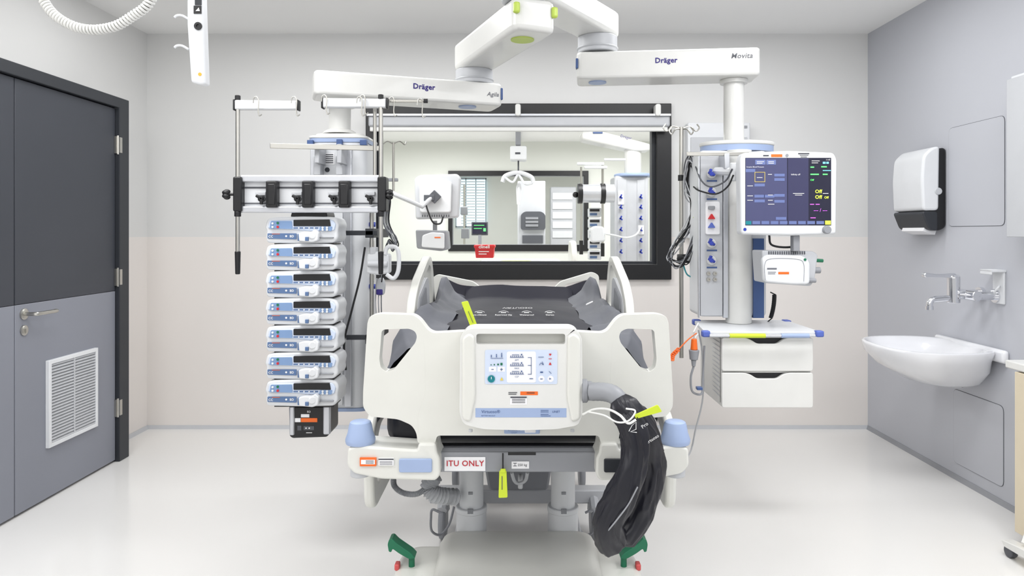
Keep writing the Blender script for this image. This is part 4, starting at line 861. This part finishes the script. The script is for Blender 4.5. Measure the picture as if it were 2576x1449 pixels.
for i,py in enumerate((535,562,589,616,643)):
    t=thing('neighbour_pump',W(1497,py+12,6.55),['topmost','second','third','fourth','lowest'][i]+' of the small infusion pumps stacked in the room beyond the window','infusion pump','pumps beyond the window')
    build('body',MB().fb(1482,py-12,1513,py+11,6.55,.15),'cool',t,bev=.01)
    build('display',MB().fb(1484,py-9,1508,py-3,6.545,.01),'black',t)
    build('name_band',MB().fb(1484,py+1,1502,py+7,6.545,.01),'pumpband',t)
t=thing('neighbour_device',W(1503,612,6.4),'white rounded device with a curled cable beyond the window, before the stacked pumps','medical device')
build('housing',MB().prism(rnd(PP([(1486,611),(1486,574),(1496,568),(1520,570),(1524,608)],6.4),.03),6.4,6.47,'y'),'cool',t,bev=.015)
build('cable',MB().tube(crv([W(1522,588,6.4),W(1545,592,6.5),W(1575,598,6.6),W(1600,590,6.7),W(1612,572,6.8)],6),.009,7),'cool',t)
t=thing('neighbour_bed',(X(1315,6.6),6.6,0),'white bed with lime mattress edge just above the window sill','bed')
build('mattress',MB().prism(rnd([(X(1190,6.6),.93),(X(1195,6.6),1.045),(X(1425,6.6),1.045),(X(1430,6.6),.93)],.04),6.0,7.9,'y'),'cool',t,bev=.02)
build('lime_edge',MB().prism(rnd([(X(1235,6.0),1.0),(X(1255,6.0),1.09),(X(1340,6.0),1.09),(X(1365,6.0),1.0)],.03),5.97,6.2,'y'),'lime',t,bev=.01)
build('frame',MB().box((X(1195,6.6),6.0,.5),(X(1425,6.6),7.9,.9)).box((X(1215,6.6),6.1,0),(X(1235,6.6),6.2,.5)).box((X(1385,6.6),7.7,0),(X(1405,6.6),7.8,.5)),'lgrey',t,bev=.02)
build('side_rail',MB().prism(rnd([(5.9,.9),(5.9,1.12),(6.0,1.27),(6.3,1.27),(6.5,.9)],.06),X(1436,6.0),X(1436,6.0)+.05,'x'),'cream',t,bev=.02)
t=thing('red_wipes_box',W(1218,650,6.0),'red plastic wipes box standing on the bed beyond the window','box')
build('box_body',MB().prism(rnd(PP([(1197,649),(1194,622),(1243,622),(1241,649)],6.1),.008),6.1,6.3,'y'),'red',t,bev=.006)
build('lid',MB().fb(1192,616,1245,624,6.09,.22),'red',t,bev=.008)
build('white_lettering',MB().ft('clinell',1218,621,6.085,.04,bold=.02).fb(1204,632,1230,634,6.095,.002).fb(1204,638,1224,640,6.095,.002),'textw',t)
D=13.0
t=thing('far_monitor',W(1207,600,D),'small monitor with a green screen beyond the second window','monitor')
build('casing',MB().fb(1186,558,1227,592,D,.1),'dgrey',t,bev=.01); build('screen',MB().fb(1189,561,1224,588,D-.01,.012),'scrk',t)
build('screen_trace',MB().fb(1192,566,1218,567.5,D-.015,.004).fb(1192,574,1212,575.5,D-.015,.004).fb(1216,574,1222,582,D-.015,.004),'gl',t)
build('stand',MB().box((X(1203,D),D,.0),(X(1211,D),D+.06,Z(590,D))),'mgrey',t)
t=thing('far_service_column',W(1345,612,D),'pale column with dark drawers beyond the second window','equipment column')
build('column',MB().box((X(1302,D),D,0),(X(1372,D),D+.4,Z(455,D))),'lgrey',t,bev=.02)
build('dark_unit',MB().prism(rnd(PP([(1310,578),(1310,540),(1320,532),(1362,532),(1372,540),(1372,578)],D-.05),.05),D-.05,D,'y').fb(1314,592,1366,612,D-.05,.05),'dgrey',t,split=True)
b=MB()
for k in range(3): b.fb(1322,546+k*9,1354,552+k*9,D-.06,.01)
build('grey_slot',b,'mgrey',t)
t=thing('far_cabinet',W(1400,612,14),'pale cabinet with shelves right of the pale column beyond the second window','cabinet')
build('body',MB().box((X(1385,14),14.,0),(X(1450,14),14.4,Z(470,14))),'lgrey',t,bev=.02)
b=MB()
for k in range(5): b.fb(1390,485+k*24,1440,502+k*24,13.98,.02)
build('shelf_front',b,'cool',t,split=True)
t=thing('window_3',W(1185,560,15.38),kind='structure')
build('pane',MB().fb(1148,452,1222,570,15.36,.01),'day',t)
b=MB()
for k in range(4): b.fb(1146+k*25,448,1148+k*25,572,15.33,.03)
b.fb(1146,448,1224,451,15.33,.03).fb(1146,569,1224,572,15.33,.03); build('window_frame',b,'mgrey',t)
b=MB()
for k in range(16): b.fb(1160,456+k*7,1220,458.5+k*7,15.31,.01)
build('blind_slat',b,'cool',t)
t=thing('far_stand',W(1170,612,12.5),'thin steel stand with dark devices left of the far green monitor','stand')
build('pole',MB().cyl((X(1168,12.5),12.5,0),W(1168,465,12.5),.02),'steel',t)
build('device',MB().fb(1158,520,1176,540,12.4,.1).fb(1160,575,1180,600,12.4,.1),'mgrey',t,bev=.01,split=True)
# ================================================================= LIGHTS
def area(x,y,z,sx,sy,e,rx=0,col=(1,1,1)):
    l=bpy.data.lights.new('ceiling_or_fill_lamp','AREA'); l.shape='RECTANGLE'; l.size=sx; l.size_y=sy; l.energy=e; l.color=col
    o=bpy.data.objects.new('ceiling_or_fill_lamp',l); o.location=(x,y,z); o.rotation_euler=(rx,0,0); COL.objects.link(o)
for x in (-1.5,1.4):
    area(x,.6,H-.02,1.2,.6,21); area(x,2.2,H-.02,1.2,.6,32)
area(-.1,3.7,H-.02,4.0,.35,34)  # extra strip light added to brighten the back wall
area(0,-.3,2.0,3.5,1.2,17,math.radians(70))  # added frontal fill from behind the camera, not a ceiling fixture
for x in (-1.2,1.2):
    for y in (6,9): area(x,y,H-.1,1.2,.6,34)
for x in (-1,1): area(x,12.5,H-.1,1.2,1.2,50)
w=bpy.data.worlds.new('World'); SC.world=w; w.use_nodes=True
w.node_tree.nodes['Background'].inputs[0].default_value=(1,1,1,1); w.node_tree.nodes['Background'].inputs[1].default_value=.65
SC.view_settings.view_transform='Standard'
cam=bpy.data.cameras.new('Camera'); co=bpy.data.objects.new('Camera',cam); COL.objects.link(co); SC.camera=co
co.location=(0,0,CH); co.rotation_euler=(math.pi/2,0,0); cam.sensor_width=36; cam.lens=36*F/2576
cam.shift_x=-(CX-1288)/2576; cam.shift_y=-(724.5-CY)/2576; cam.clip_start=.05
